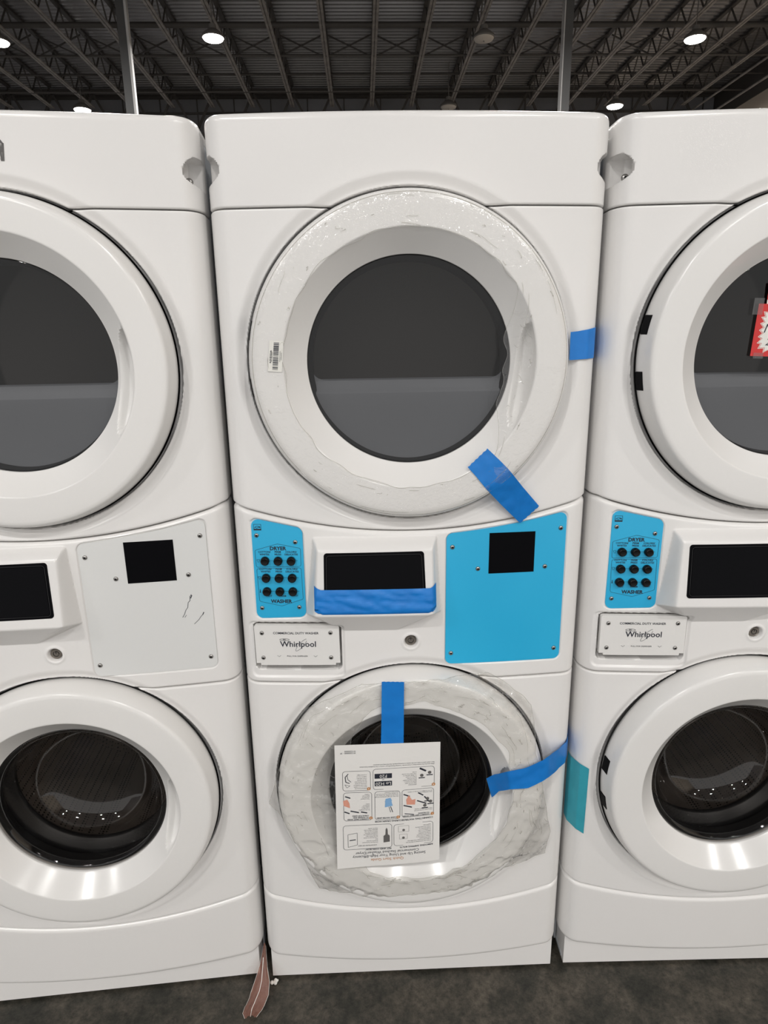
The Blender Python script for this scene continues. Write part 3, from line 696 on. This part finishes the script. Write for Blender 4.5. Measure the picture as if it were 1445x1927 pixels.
# the left machine's coin panel is bare white, with scratches
for c in children(left):
    if c.name.startswith('coin_panel'):
        c.data = c.data.copy(); c.data.materials[0] = M['whitepanel']; c['label'] = 'plain white coin panel'
        yc = lambda x, z: float(bow(np.array(x))) + 0.0012
        mb = MB()
        stroke(mb, [(0.2635, 0.9925), (0.2600, 0.9880), (0.2600, 0.9800), (0.2560, 0.9760), (0.2545, 0.9660), (0.2500, 0.9600), (0.2470, 0.9520), (0.2430, 0.9458)], 0.0009, 0.0004, yc)
        stroke(mb, [(0.2640, 0.9905), (0.2615, 0.9850)], 0.0018, 0.0004, yc); stroke(mb, [(0.2505, 0.9500), (0.2470, 0.9455)], 0.0007, 0.0004, yc)
        stroke(mb, [(0.2836, 0.9530), (0.2810, 0.9480), (0.2770, 0.9440), (0.2730, 0.9380), (0.2640, 0.9300)], 0.0008, 0.0004, yc); stroke(mb, [(0.2836, 0.9530), (0.2815, 0.9485)], 0.0016, 0.0004, yc)
        mb.build('scratch_marks', M['ink'], c)
    if c.name.startswith('top_fascia'):
        ys = lambda x, z: float(bow(np.array(x)))
        mb = MB()
        for pts in ([(0.040, 1.787), (0.0400, 1.752)], [(0.036, 1.788), (0.0445, 1.776), (0.041, 1.765)], [(0.045, 1.776), (0.0425, 1.752)], [(0.0335, 1.776), (0.036, 1.754)]): stroke(mb, pts, 0.003, 0.0005, ys)
        mb.build('ink_marks', M['greyink'], c)

# ------------------------------------------------------------------ tapes
def strip(name, A, B, m, label, cat='tape', wr=0.0006, n=40, k=10, seed=0, rag=0.0, parent=None):
    """ribbon lofted between two edge polylines A and B (3D points), with slight wrinkles and a thickness"""
    def samp(P, t):
        P = [Vector(p) for p in P]; L_ = [0]
        for a, b2 in zip(P[:-1], P[1:]): L_.append(L_[-1] + (b2 - a).length)
        s_ = t * L_[-1]
        for i in range(len(P) - 1):
            if s_ <= L_[i + 1] + 1e-9: return P[i].lerp(P[i + 1], (s_ - L_[i]) / max(L_[i + 1] - L_[i], 1e-9))
        return P[-1]
    G = []
    for i in range(n + 1):
        t = i / n; a, b2 = samp(A, t), samp(B, t); row = []
        for j in range(k + 1):
            u = j / k; p = a.lerp(b2, u)
            q = Vector((p.x * 22 + seed, p.z * 22, seed * 3.1))
            wv = noise.noise(q) * wr + noise.noise(q * 3.1) * wr * 0.4
            p = p + Vector((0, -abs(wv) - 0.0001, 0))
            if rag and (i == 0 or i == n): p += (b2 - a).cross(Vector((0, 1, 0))).normalized() * (rag if j % 2 else -rag)
            row.append(tuple(p))
        G.append(row)
    mb = MB(); mb.grid(G); back = [[(p[0], p[1] + 0.00025, p[2]) for p in r] for r in G]; mb.grid(back, flip=True)
    o = mb.build(name, m, parent, smooth=True); return tag(o, label, cat) if label else o
yb = lambda x: float(bow(np.array(x)))
strip('painters_tape', [(0.2845, -0.006, 1.4755), (0.300, -0.003, 1.477), (0.318, -0.0025, 1.480), (0.334, 0.0095, 1.483), (0.3435, 0.034, 1.4845), (0.3445, 0.075, 1.486)],
      [(0.2850, -0.006, 1.4270), (0.300, -0.003, 1.4275), (0.318, -0.0025, 1.4285), (0.334, 0.0095, 1.4295), (0.3435, 0.034, 1.430), (0.3445, 0.075, 1.430)],
      M['tape'], 'short blue tape from the middle dryer door wrapping round the right side of the machine', wr=0.0004)
# diagonal: door face -> over the lip -> body
strip('painters_tape', [(0.1332, -0.0487, 1.2767), (0.155, -0.0485, 1.256), (0.1705, -0.0478, 1.2405), (0.1805, -0.0455, 1.2290), (0.205, -0.030, 1.200), (0.2421, -0.0100, 1.1583)],
      [(0.0985, -0.0487, 1.2436), (0.115, -0.0485, 1.2250), (0.1270, -0.0475, 1.2100), (0.1350, -0.0455, 1.2000), (0.165, -0.030, 1.168), (0.2069, -0.0115, 1.1255)],
      M['tape'], 'slanting blue tape holding the lower right rim of the middle dryer door', wr=0.003, seed=3, rag=0.0006)
# display tape: wraps the lower edge of the bump
def tape3():
    G = []; n = 90
    for j in range(15):
        v = j / 14; row = []
        for i in range(n + 1):
            u = i / n; x = -0.1880 + 0.2320 * u; z = 1.0135 - 0.0495 * v
            edge = min(u, 1 - u) * 0.2175; 
            if v < 0.2: z += 0.006 * max(0, 1 - edge / 0.012)
            if v > 0.85: z += 0.008 * max(0, 1 - edge / 0.014)
            face = float(bump_h(np.array(x), np.array(max(z, 0.9665)))) + 0.0030
            y = yb(x) - face
            if z < 0.9665: y += 0.003
            q = Vector((x * 14, z * 55 + x * 12, 0.7)); wv = abs(noise.noise(q)) * 0.005 + abs(noise.noise(Vector((x * 50, z * 90, 4)))) * 0.002
            row.append((x, y - wv * min(1, (1 - v) * 4) * min(1, v * 5 + 0.15), z))
        G.append(row)
    mb = MB(); mb.grid(G, flip=True); mb.grid([[(p[0], p[1] + 0.0003, p[2]) for p in r] for r in G])
    return mb.build('painters_tape', M['tape'], smooth=True)
tag(tape3(), 'wrinkled blue tape stuck along the bottom of the middle machine display', 'tape')
strip('painters_tape', [(-0.0632, -0.0542, 0.8215), (-0.0640, -0.0546, 0.79), (-0.0650, -0.0552, 0.74), (-0.0666, -0.055, 0.69), (-0.0681, -0.0575, 0.6495)],
      [(-0.0193, -0.0542, 0.8195), (-0.0198, -0.0546, 0.79), (-0.0205, -0.0552, 0.74), (-0.0212, -0.055, 0.69), (-0.0220, -0.0575, 0.6475)],
      M['tape'], 'vertical blue tape on the middle washer door, holding up the paper guide', wr=0.0008, seed=7, rag=0.0004)
strip('painters_tape', [(0.1559, -0.0200, 0.5651), (0.1700, -0.0330, 0.5850), (0.1925, -0.0545, 0.6070), (0.2264, -0.0548, 0.6140), (0.2644, -0.0545, 0.6320), (0.278, -0.049, 0.637), (0.306, -0.022, 0.634), (0.330, 0.0035, 0.631), (0.3430, 0.030, 0.630), (0.3445, 0.080, 0.636)],
      [(0.1686, -0.0200, 0.5180), (0.1800, -0.0330, 0.5430), (0.2000, -0.0545, 0.5640), (0.2364, -0.0548, 0.5660), (0.2660, -0.0545, 0.5810), (0.2800, -0.049, 0.586), (0.306, -0.022, 0.583), (0.330, 0.0035, 0.580), (0.3430, 0.030, 0.580), (0.3445, 0.080, 0.586)],
      M['tape'], 'long blue tape from the middle washer glass across its door to the machine side', wr=0.003, seed=11, n=70)
A = [W_(RT, *p) for p in ((-0.3445, 0.050, 0.575), (-0.3438, 0.030, 0.575), (-0.3300, 0.0065, 0.572), (-0.3130, -0.0015, 0.565))]
B = [W_(RT, *p) for p in ((-0.3445, 0.050, 0.410), (-0.3438, 0.030, 0.408), (-0.3300, 0.0065, 0.404), (-0.3140, -0.0012, 0.397))]
strip('masking_tape', B, A, M['teal'], 'upright teal tape strip on the left corner of the right washer', wr=0.0004, n=30, k=24, rag=0.0)

# ------------------------------------------------------------------ protective films
def film_disc(name, cx, cz, Rout, Rin, yfun, m, label, nt=240, nr=26, edge=True, creases=60, cr=0.0004):
    G = []; outl = []; inl = []
    for k in range(nt + 1):
        a = 2 * PI * k / nt; ro, ri = Rout(a), Rin(a); col = []
        for j in range(nr + 1):
            r = ri + (ro - ri) * j / nr; x, z = cx + r * math.cos(a), cz + r * math.sin(a)
            col.append((x, yfun(x, z, r, a), z))
        G.append(col); outl.append(col[-1]); inl.append(col[0])
    mb = MB(); mb.grid(G, 0, flip=True)
    rnd = random.Random(len(name))
    for q in range(creases):
        a = rnd.uniform(0, 2 * PI); f = rnd.uniform(0.05, 0.95); da = rnd.uniform(-0.02, 0.02) * rnd.choice((1, 3, 6)); df = rnd.uniform(-0.05, 0.05) * rnd.choice((0.3, 1)); kk = rnd.randint(4, 16); pts = []; wob = rnd.uniform(0, 9)
        for i in range(kk):
            aa = a + da * i / 4 + 0.012 * math.sin(i * 0.7 + wob); ff = f + df * i / 3
            if not 0.02 < ff < 0.99: break
            ri, ro = Rin(aa), Rout(aa); r = ri + (ro - ri) * ff; x, z = cx + r * math.cos(aa), cz + r * math.sin(aa); pts.append((x, yfun(x, z, r, aa) - 0.0004, z))
        if len(pts) > 2: mb.tube(pts, [0.00005] + [rnd.uniform(0.00025, cr)] * (len(pts) - 2) + [0.00005], 5, 1, caps=False)
    if edge:
        mb.tube(outl, 0.0005, 5, 1, caps=False); mb.tube(inl, 0.0004, 5, 1, caps=False)
    o = mb.build(name, [m, M['edge']], smooth=True, angle=70)
    return tag(o, label, 'plastic film')
def fy(x, z, r, a):
    base = -0.0478 if r > 0.215 else -0.0478 + min((0.215 - r), 0.0335) * 0.35
    if r > 0.262: base += (r - 0.262) * 0.35
    q = Vector((x * 30, z * 30, 1.0)); return base - 0.0006 - 0.0006 * abs(noise.noise(q))
def rin_d(a):
    am = (a + PI) % (2 * PI) - PI
    t = max(0.0, 1 - abs(am + 0.10) / 0.75); return 0.2185 - 0.052 * smooth01(t * 1.6) + 0.006 * noise.noise(Vector((math.cos(a) * 6, math.sin(a) * 6, 0)))
film_disc('protective_film', DOORS[0][0], DOORS[0][1], lambda a: 0.2715, lambda a: float(rin_d(a)), fy, M['film'], 'clear film clinging to the middle dryer door rim, loose and folded near the handle')
F2 = [(-0.2203, 0.7572), (-0.1031, 0.8121), (0.1484, 0.8246), (0.1972, 0.79), (0.2418, 0.7467), (0.2522, 0.6416), (0.274, 0.5381), (0.2967, 0.43), (0.2947, 0.3609), (0.1965, 0.3515), (0.1455, 0.3115), (-0.0924, 0.2946), (-0.2076, 0.3003), (-0.2423, 0.4136), (-0.2762, 0.509), (-0.302, 0.5363), (-0.2556, 0.686)]
def r_poly(a, c=(-0.003, 0.5575)):
    dx, dz = math.cos(a), math.sin(a); best = 0.25
    for i in range(len(F2)):
        p, q = F2[i], F2[(i + 1) % len(F2)]; ex, ez = q[0] - p[0], q[1] - p[1]
        den = dx * ez - dz * ex
        if abs(den) < 1e-9: continue
        t = ((p[0] - c[0]) * ez - (p[1] - c[1]) * ex) / den; u = ((p[0] - c[0]) * dz - (p[1] - c[1]) * dx) / den
        if t > 0 and -1e-6 <= u <= 1 + 1e-6: best = t
    return best + 0.003 * noise.noise(Vector((dx * 9, dz * 9, 3)))
def fy2(x, z, r, a):
    base = -0.0495
    if r > 0.262: base = -0.0495 + (r - 0.262) * 0.42
    base = min(base, float(bow(np.array(x))) - 0.004)
    rid = 0.0
    for (nx, nz, k, ph) in ((0.95, 0.31, 95, 0.3), (0.35, 0.94, 70, 1.7), (-0.7, 0.7, 80, 4.0)):
        s_ = (x * nx + z * nz) * k + 2.2 * noise.noise(Vector((x * 14, z * 14, ph))) + ph
        rid += max(0.0, abs(math.sin(s_)) - 0.75) * 0.012 * (0.4 + abs(noise.noise(Vector((x * 9, z * 9, ph)))))
    return max(base - rid - 0.003 * abs(noise.noise(Vector((x * 16, z * 16, 8)))), -0.0532)
def rin_w(a):
    am = abs((a + PI) % (2 * PI) - PI)         # pi = left
    left_ = smooth01(np.array((am - 1.9) / 0.9)); return float(0.212 - 0.075 * left_ + 0.012 * noise.noise(Vector((math.cos(a) * 5, math.sin(a) * 5, 0))))
film_disc('plastic_sheet', -0.003, 0.5575, r_poly, rin_w, fy2, M['sheet'], 'crumpled clear plastic sheet hanging over the middle washer door', nt=420, nr=44, creases=190, cr=0.0006)

# ------------------------------------------------------------------ barcode label on the dryer door
def card(corners, y, fold=None, n=10):
    """bilinear map from unit card coordinates (u right, v up) to the machine front plane"""
    tl, tr, br, bl = corners
    def P(u, v, off=0.0):
        x = (1 - v) * ((1 - u) * bl[0] + u * br[0]) + v * ((1 - u) * tl[0] + u * tr[0])
        z = (1 - v) * ((1 - u) * bl[1] + u * br[1]) + v * ((1 - u) * tl[1] + u * tr[1])
        yy = y(u, v) if callable(y) else y
        return (x, yy - off, z)
    return P
P = card(((-0.2430, 1.4690), (-0.2195, 1.4680), (-0.2250, 1.4160), (-0.2490, 1.4180)), -0.0489)
mb = MB(); mb.grid([[P(u, v) for u in np.linspace(0, 1, 5)] for v in np.linspace(0, 1, 5)], 0); mb.grid([[P(u, v, -0.0003) for u in np.linspace(0, 1, 5)] for v in np.linspace(0, 1, 5)], 0, flip=True)
v = 0.06; random.seed(3)
while v < 0.92:
    h = random.choice((0.008, 0.014, 0.022, 0.03)); mb.add([P(0.32, v, 0.0002), P(0.70, v, 0.0002), P(0.70, v + h, 0.0002), P(0.32, v + h, 0.0002)], [(0, 1, 2, 3)], 1); v += h + random.choice((0.007, 0.012, 0.02))
def ptext(mb, P, txt, u, v, size, W, H, rot=0.0, bold=0, mi=1, off=0.0004, align='CENTER', mir=False):
    vv, ff = text_mesh(txt, size, bold, align); c_, s_ = math.cos(rot), math.sin(rot)
    mb.add([P(u + (p[0] * c_ - p[1] * s_) / W, v + (p[0] * s_ + p[1] * c_) / H, off) for p in vv], ff, mi)
ptext(mb, P, 'W10181074', 0.14, 0.48, 0.0042, 0.0238, 0.0515, -PI / 2, 0.0001)
ptext(mb, P, '0107416982 1018', 0.24, 0.48, 0.0022, 0.0238, 0.0515, -PI / 2)
ptext(mb, P, 'MADE IN MEXICO', 0.80, 0.5, 0.0022, 0.0238, 0.0515, -PI / 2); ptext(mb, P, 'DOOR RING', 0.90, 0.5, 0.0022, 0.0238, 0.0515, -PI / 2)
tag(mb.build('barcode_label', [M['sticker'], M['ink']]), 'small white barcode label on the left rim of the middle dryer door', 'label')

# ------------------------------------------------------------------ quick start guide, hung upside down
PW, PH = 0.2145, 0.288
def py_(u, v): return -0.0565 - 0.006 * (1 - v) - 0.004 * math.sin(PI * u) * (1 - v) + 0.0025 * math.sin(u * 5 + v * 3) * (1 - v)
PP = card(((-0.1604, 0.6833), (0.0528, 0.6837), (0.0518, 0.404), (-0.164, 0.3867)), py_)
Q = lambda u, v, off=0.0: PP(1 - u, 1 - v, off)         # printed frame: turned half round
mb = MB(); us = np.linspace(0, 1, 25); vs2 = np.linspace(0, 1, 33)
mb.grid([[PP(u, v) for u in us] for v in vs2], 0); mb.grid([[PP(u, v, -0.0003) for u in us] for v in vs2], 0, flip=True)
guide = tag(mb.build('quick_start_guide', M['paper'], smooth=True), 'printed instruction sheet hanging upside down in front of the middle washer door', 'paper')
L = MB()
def T(txt, u, v, size, mi=0, bold=0.0, al='LEFT'): ptext(L, Q, txt, u, v, size, PW, PH, 0, bold, mi, 0.0005, al)
def line(pts, wd=0.0006, mi=0, closed=False):
    if closed: pts = list(pts) + [pts[0]]
    for a, b2 in zip(pts[:-1], pts[1:]):
        dx, dz = (b2[0] - a[0]) * PW, (b2[1] - a[1]) * PH; l = math.hypot(dx, dz)
        if l < 1e-7: continue
        nx, nz = -dz / l * wd / 2 / PW, dx / l * wd / 2 / PH
        L.add([Q(a[0] + nx, a[1] + nz, 0.0005), Q(a[0] - nx, a[1] - nz, 0.0005), Q(b2[0] - nx, b2[1] - nz, 0.0005), Q(b2[0] + nx, b2[1] + nz, 0.0005)], [(0, 1, 2, 3)], mi)
def boxr(u0, u1, v0, v1):
    r = 0.006; pts = [(x / PW, z / PH) for x, z in roundpoly([(u0 * PW, v0 * PH), (u1 * PW, v0 * PH), (u1 * PW, v1 * PH), (u0 * PW, v1 * PH)], r, 4)]; line(pts, 0.0007, 0, True)
def fill(pts, mi=0): L.add([Q(u, v, 0.0006) for u, v in pts], [tuple(range(len(pts)))], mi)
def disc(u, v, r, mi): fill([(u + r / PW * math.cos(a), v + r / PH * math.sin(a)) for a in np.linspace(0, 2 * PI, 17)[:-1]], mi)
T('Quick Start Guide', 0.35, 0.945, 0.0093, 2, 0.0, 'LEFT')
T('Setting Up and Using Your High-Efficiency', 0.135, 0.912, 0.0090); T('Commercial Stacked Washer/Dryer', 0.20, 0.882, 0.0091)
T('REMOVING SHIPPING BOLTS', 0.065, 0.850, 0.0054, 0, 0.0001); T("KEY AND COIN BOX*", 0.47, 0.853, 0.0056, 0, 0.0001)
boxr(0.065, 0.445, 0.655, 0.835); boxr(0.465, 0.935, 0.645, 0.845)
T('LOCATION OF KEY', 0.61, 0.818, 0.0045)
def para(u, v, lines, size=0.0040, step=0.0135):
    for i, s_ in enumerate(lines): T(s_, u, v - i * step, size * 0.76)
para(0.085, 0.815, ['Position the washer/dryer so that the rear', 'is about approximately 3 feet (900 mm)', 'of the final location.', '1 Using a 13 mm wrench', 'loosen each of the bolts.', '2 Keep the transport', 'shipping bolts in case', 'the appliance is to be', 'transported later on.', '3 Close the holes with the', 'supplied caps.'], 0.0040)
para(0.60, 0.795, ['Coin key for service panel', 'located in coin box', 'lock.', '1 Use the key to unlock', 'the top service door.', '2 A bolt and washer are', 'included for machines', 'which are not for coin', 'operation. Refer to the', 'sheet for details.'], 0.0040, 0.0132)
T('CONNECTING WATER/SECURING DRAIN HOSE', 0.065, 0.620, 0.0056, 0, 0.0001)
boxr(0.06, 0.365, 0.375, 0.600); boxr(0.385, 0.625, 0.375, 0.605); boxr(0.655, 0.925, 0.375, 0.605)
boxr(0.055, 0.640, 0.195, 0.358); boxr(0.665, 0.930, 0.205, 0.360)
T('CONNECT NEW INLET HOSES', 0.10, 0.590, 0.0040, 0, 0.0001); T('TO FAUCETS', 0.10, 0.576, 0.0040, 0, 0.0001)
T('CLEAR WATER LINES', 0.415, 0.592, 0.0044, 0, 0.0001)
T('CONNECT INLET HOSES', 0.685, 0.595, 0.0040, 0, 0.0001); T('TO WASHER AND', 0.685, 0.581, 0.0040, 0, 0.0001); T('CHECK FOR LEAKS', 0.685, 0.567, 0.0040, 0, 0.0001)
for n_, u, v in ((1, 0.072, 0.590), (2, 0.402, 0.592), (3, 0.665, 0.588), (4, 0.062, 0.346), (5, 0.682, 0.348)):
    disc(u, v, 0.0036, 2); ptext(L, Q, str(n_), u, v, 0.0055, PW, PH, 0, 0.0001, 3, 0.0008)
para(0.075, 0.552, ['Insert washer into hot and cold', 'hose. Firmly seat into coupling.'], 0.0038, 0.012); para(0.075, 0.395, ['Do not overtighten or use tape or sealants', 'when attaching to faucet.'], 0.0038, -0.011)
para(0.400, 0.420, ['Run water through both faucets and inlet', 'hoses into the bucket. The washer will', 'not operate without both hot and cold', 'water hoses connected.'], 0.0038, 0.0115)
para(0.675, 0.520, ['Do not overtighten', 'or use tape or', 'sealants when', 'attaching to', 'washer.'], 0.0038, 0.012); para(0.675, 0.43, ['Turn on faucets', 'and check for', 'leaks at each', 'coupling.'], 0.0038, 0.012)
para(0.225, 0.335, ['IMPORTANT!', 'Make sure the water', 'faucets are turned on', 'before using the washer', 'for the first time.', 'If there is no water', 'the display will show an', 'error code. Press any key', 'to clear.'], 0.0038, 0.0125)
para(0.70, 0.345, ['Install and secure the', 'drain hose to a washer.', 'Use a wall standpipe to', 'avoid kinks or bends.', 'Do not seal the hose.', 'Use the supplied', 'U-form clip when', 'needed to secure', 'at correct height.'], 0.0038, 0.0135)
para(0.055, 0.175, ['Make sure that the washer/dryer is level and the "Leveling Washer/Dryer" section in the Installation Instructions.', 'Run a wash cycle to make sure the washer is working properly. See warranty and assistance.'], 0.0044, 0.014)
T('W10300000 - SP', 0.80, 0.062, 0.0046, 0); T('W10300000', 0.80, 0.048, 0.0046, 0)
# little drawings
fill([(0.46, 0.330), (0.625, 0.330), (0.625, 0.292), (0.46, 0.292)], 0); fill([(0.46, 0.270), (0.625, 0.270), (0.625, 0.232), (0.46, 0.232)], 0)
ptext(L, Q, 'Lo H20', 0.542, 0.311, 0.0105, PW, PH, 0, 0, 3, 0.0009); ptext(L, Q, 'F20', 0.542, 0.251, 0.0105, PW, PH, 0, 0, 3, 0.0009); T('or', 0.545, 0.281, 0.0050, 0, 0, 'CENTER')
fill([(0.455, 0.495), (0.53, 0.505), (0.525, 0.455), (0.47, 0.445)], 4); fill([(0.46, 0.455), (0.53, 0.462), (0.52, 0.435), (0.475, 0.43)], 4)
line([(0.475, 0.500), (0.455, 0.548)], 0.0014); line([(0.49, 0.502), (0.475, 0.548)], 0.0010); line([(0.455, 0.49), (0.528, 0.478)], 0.0006)
fill([(0.24, 0.50), (0.32, 0.495), (0.325, 0.455), (0.30, 0.42), (0.27, 0.46), (0.235, 0.455)], 5); fill([(0.865, 0.50), (0.925, 0.48), (0.93, 0.44), (0.89, 0.43), (0.87, 0.46)], 5)
for a, c_ in (((0.10, 0.49), (0.15, 0.44)), ((0.16, 0.43), (0.21, 0.405)), ((0.13, 0.50), (0.22, 0.47)), ((0.27, 0.52), (0.35, 0.50)), ((0.29, 0.43), (0.35, 0.41)), ((0.78, 0.54), (0.86, 0.525)), ((0.87, 0.545), (0.92, 0.53)), ((0.70, 0.545), (0.76, 0.535)), ((0.86, 0.42), (0.91, 0.405))): line([a, c_], 0.0026)
for u, v in ((0.12, 0.46), (0.09, 0.485), (0.145, 0.515), (0.10, 0.245), (0.175, 0.265)): disc(u, v, 0.0036, 1); line([(u - 0.03, v + 0.02), (u + 0.03, v + 0.02)], 0.0022)
fill([(0.13, 0.225), (0.19, 0.20), (0.20, 0.212), (0.14, 0.237)], 0); fill([(0.25, 0.585), (0.34, 0.572), (0.34, 0.566), (0.25, 0.579)], 0)
fill([(0.485, 0.795), (0.545, 0.800), (0.545, 0.745), (0.53, 0.735), (0.495, 0.735), (0.485, 0.745)], 1); fill([(0.503, 0.735), (0.527, 0.735), (0.524, 0.69), (0.515, 0.675), (0.506, 0.69)], 1)
line([(0.80, 0.81), (0.89, 0.825), (0.89, 0.72), (0.80, 0.71)], 0.0007, 0, True); line([(0.815, 0.765), (0.875, 0.770)], 0.0020)
for u0, v0, u1, v1 in ((0.315, 0.78, 0.39, 0.74), (0.30, 0.72, 0.40, 0.67)): line([(u0, v0), (u1, v0), (u1, v1), (u0, v1)], 0.0004, 1, True); disc((u0 + u1) / 2, (v0 + v1) / 2 + 0.01, 0.0028, 1)
line([(0.865, 0.30), (0.90, 0.29), (0.905, 0.25), (0.875, 0.225)], 0.0016); line([(0.85, 0.29), (0.88, 0.27), (0.885, 0.24)], 0.0010); line([(0.86, 0.32), (0.91, 0.31), (0.89, 0.335), (0.86, 0.32)], 0.0006)
L.build('printing', [M['ink'], M['greyink'], M['orange'], M['paper'], M['blueprint'], M['skinprint']], guide)

# ------------------------------------------------------------------ red sale signs taped on the right dryer glass
def sign_at(x0, x1, z0, z1, y, tilt, name, label, body):
    t = thing(name, label, 'sign', W_(RT, (x0 + x1) / 2, y, (z0 + z1) / 2), RT['th'])
    w2, h2 = (x1 - x0) / 2, (z1 - z0) / 2
    def P(x, z, off): c_, s_ = math.cos(tilt), math.sin(tilt); return (x * c_ - z * s_, -off, x * s_ + z * c_)
    mb = MB(); vv = [P(-w2, -h2, 0), P(w2, -h2, 0), P(w2, h2, 0), P(-w2, h2, 0)] + [P(-w2, -h2, 0.0006), P(w2, -h2, 0.0006), P(w2, h2, 0.0006), P(-w2, h2, 0.0006)]
    mb.add(vv, [(3, 2, 1, 0), (4, 5, 6, 7), (0, 1, 5, 4), (1, 2, 6, 5), (2, 3, 7, 6), (3, 0, 4, 7)]); mb.build('card', M['red'], t)
    body(t, P, w2, h2); return t
def body1(t, P, w2, h2):
    mb = MB(); n = 26
    def star(k, off, mi):
        pts = []
        for i in range(2 * n):
            a = 2 * PI * i / (2 * n); r = k * (1.0 if i % 2 == 0 else 0.86)
            sx = max(-1, min(1, 1.25 * math.cos(a))) ; sz = max(-1, min(1, 1.25 * math.sin(a)))
            pts.append(P(sx * w2 * 0.86 * r, sz * h2 * 0.86 * r, off))
        mb.add(pts, [tuple(range(2 * n))], mi)
    star(1.0, 0.0008, 0); star(0.965, 0.0010, 1); star(0.945, 0.0012, 0)
    mb.build('starburst', [M['sticker'], M['red']], t)
    L3 = MB()
    for txt, x, z, s_ in (('Was', -w2 * 0.30, h2 * 0.38, 0.022), ('Now', -w2 * 0.32, h2 * 0.06, 0.022), ('27x', -w2 * 0.35, -h2 * 0.45, 0.018)):
        vv, ff = text_mesh(txt, s_, 0, 'CENTER', 0.25); L3.add([P(x + p[0], z + p[1], 0.0015) for p in vv], ff)
    L3.build('handwriting', M['ink'], t)
    for x, z in ((-w2 - 0.001, h2 * 0.85), (-w2 * 0.75, -h2)):
        mb = MB(); mb.add([P(x - 0.009, z - 0.012 if z > 0 else z - 0.004, 0.0018), P(x + 0.009, z - 0.012 if z > 0 else z - 0.004, 0.0018), P(x + 0.009, z + 0.016 if z > 0 else z + 0.006, 0.0018), P(x - 0.009, z + 0.016 if z > 0 else z + 0.006, 0.0018)], [(0, 1, 2, 3)]); mb.build('clear_tape', M['cleartape'], t)
sign_at(-0.0850, 0.0250, 1.4270, 1.5165, -0.0125, -0.045, 'sale_sign', 'red and white starburst sale sign with handwriting on the right dryer glass', body1)
def body2(t, P, w2, h2):
    mb = MB(); mb.add([P(-w2, h2 * 0.05, 0.0008), P(w2, h2 * 0.05, 0.0008), P(w2, h2 * 0.45, 0.0008), P(-w2, h2 * 0.45, 0.0008)], [(0, 1, 2, 3)], 0)
    mb.add([P(-w2, -h2, 0.0008), P(w2, -h2, 0.0008), P(w2, -h2 * 0.55, 0.0008), P(-w2, -h2 * 0.55, 0.0008)], [(0, 1, 2, 3)], 0); mb.build('white_bands', M['sticker'], t)
sign_at(-0.0690, 0.0100, 1.5170, 1.5540, -0.0115, 0.0, 'price_tag', 'red and white tag cut off by the right edge, above the starburst sign', body2)

# ------------------------------------------------------------------ litter on the floor
mb = MB()
G = []
path = [((-0.3520, 0.030, 0.085), (-0.3470, 0.030, 0.085)), ((-0.3600, -0.004, 0.055), (-0.3400, -0.004, 0.058)), ((-0.3700, -0.018, 0.030), (-0.3340, -0.020, 0.034)), ((-0.3790, -0.034, 0.012), (-0.3360, -0.034, 0.014)), ((-0.3870, -0.052, 0.005), (-0.3430, -0.050, 0.006)), ((-0.3900, -0.066, 0.003), (-0.3500, -0.064, 0.003)), ((-0.3820, -0.080, 0.002), (-0.3590, -0.078, 0.002))]
for i in range(len(path) - 1):
    for s_ in range(6):
        t = s_ / 6; a = Vector(path[i][0]).lerp(Vector(path[i + 1][0]), t); b2 = Vector(path[i][1]).lerp(Vector(path[i + 1][1]), t)
        G.append([tuple(a.lerp(b2, u) + Vector((0, -0.002, 0.008 * math.sin(PI * u) + 0.004 * abs(math.sin(u * 9 + i))))) for u in np.linspace(0, 1, 13)])
mb.grid(G); mb.tube([r[6] for r in G[4:]], 0.0008, 5, 1); mb.tube([r[0] for r in G], 0.0004, 5, 1); mb.tube([r[-1] for r in G], 0.0004, 5, 1)
tag(mb.build('plastic_scrap', [M['brown'], M['sticker']], smooth=True, angle=60), 'crumpled strip of brown plastic sticking out between the left and middle machines', 'scrap')
mb = MB(); random.seed(5)
for k in range(7):
    cx, cy, cz, r = -0.3275 + random.uniform(-0.006, 0.007), 0.004 + random.uniform(-0.003, 0.003), 0.004 + random.uniform(0, 0.004), random.uniform(0.003, 0.0048)
    prof = [(0.0003, -r), (r * 0.7, -r * 0.7), (r, 0), (r * 0.7, r * 0.7), (0.0003, r)]; o0 = len(mb.v); mb.lathe(prof, 9, 'z')
    for i in range(o0, len(mb.v)): p = mb.v[i]; mb.v[i] = (p[0] + cx, p[1] + cy, max(p[2] + cz, 0.0))
tag(mb.build('foam_crumb', M['foam'], smooth=True), 'white foam crumb on the floor at the lower left corner of the middle machine', 'foam')
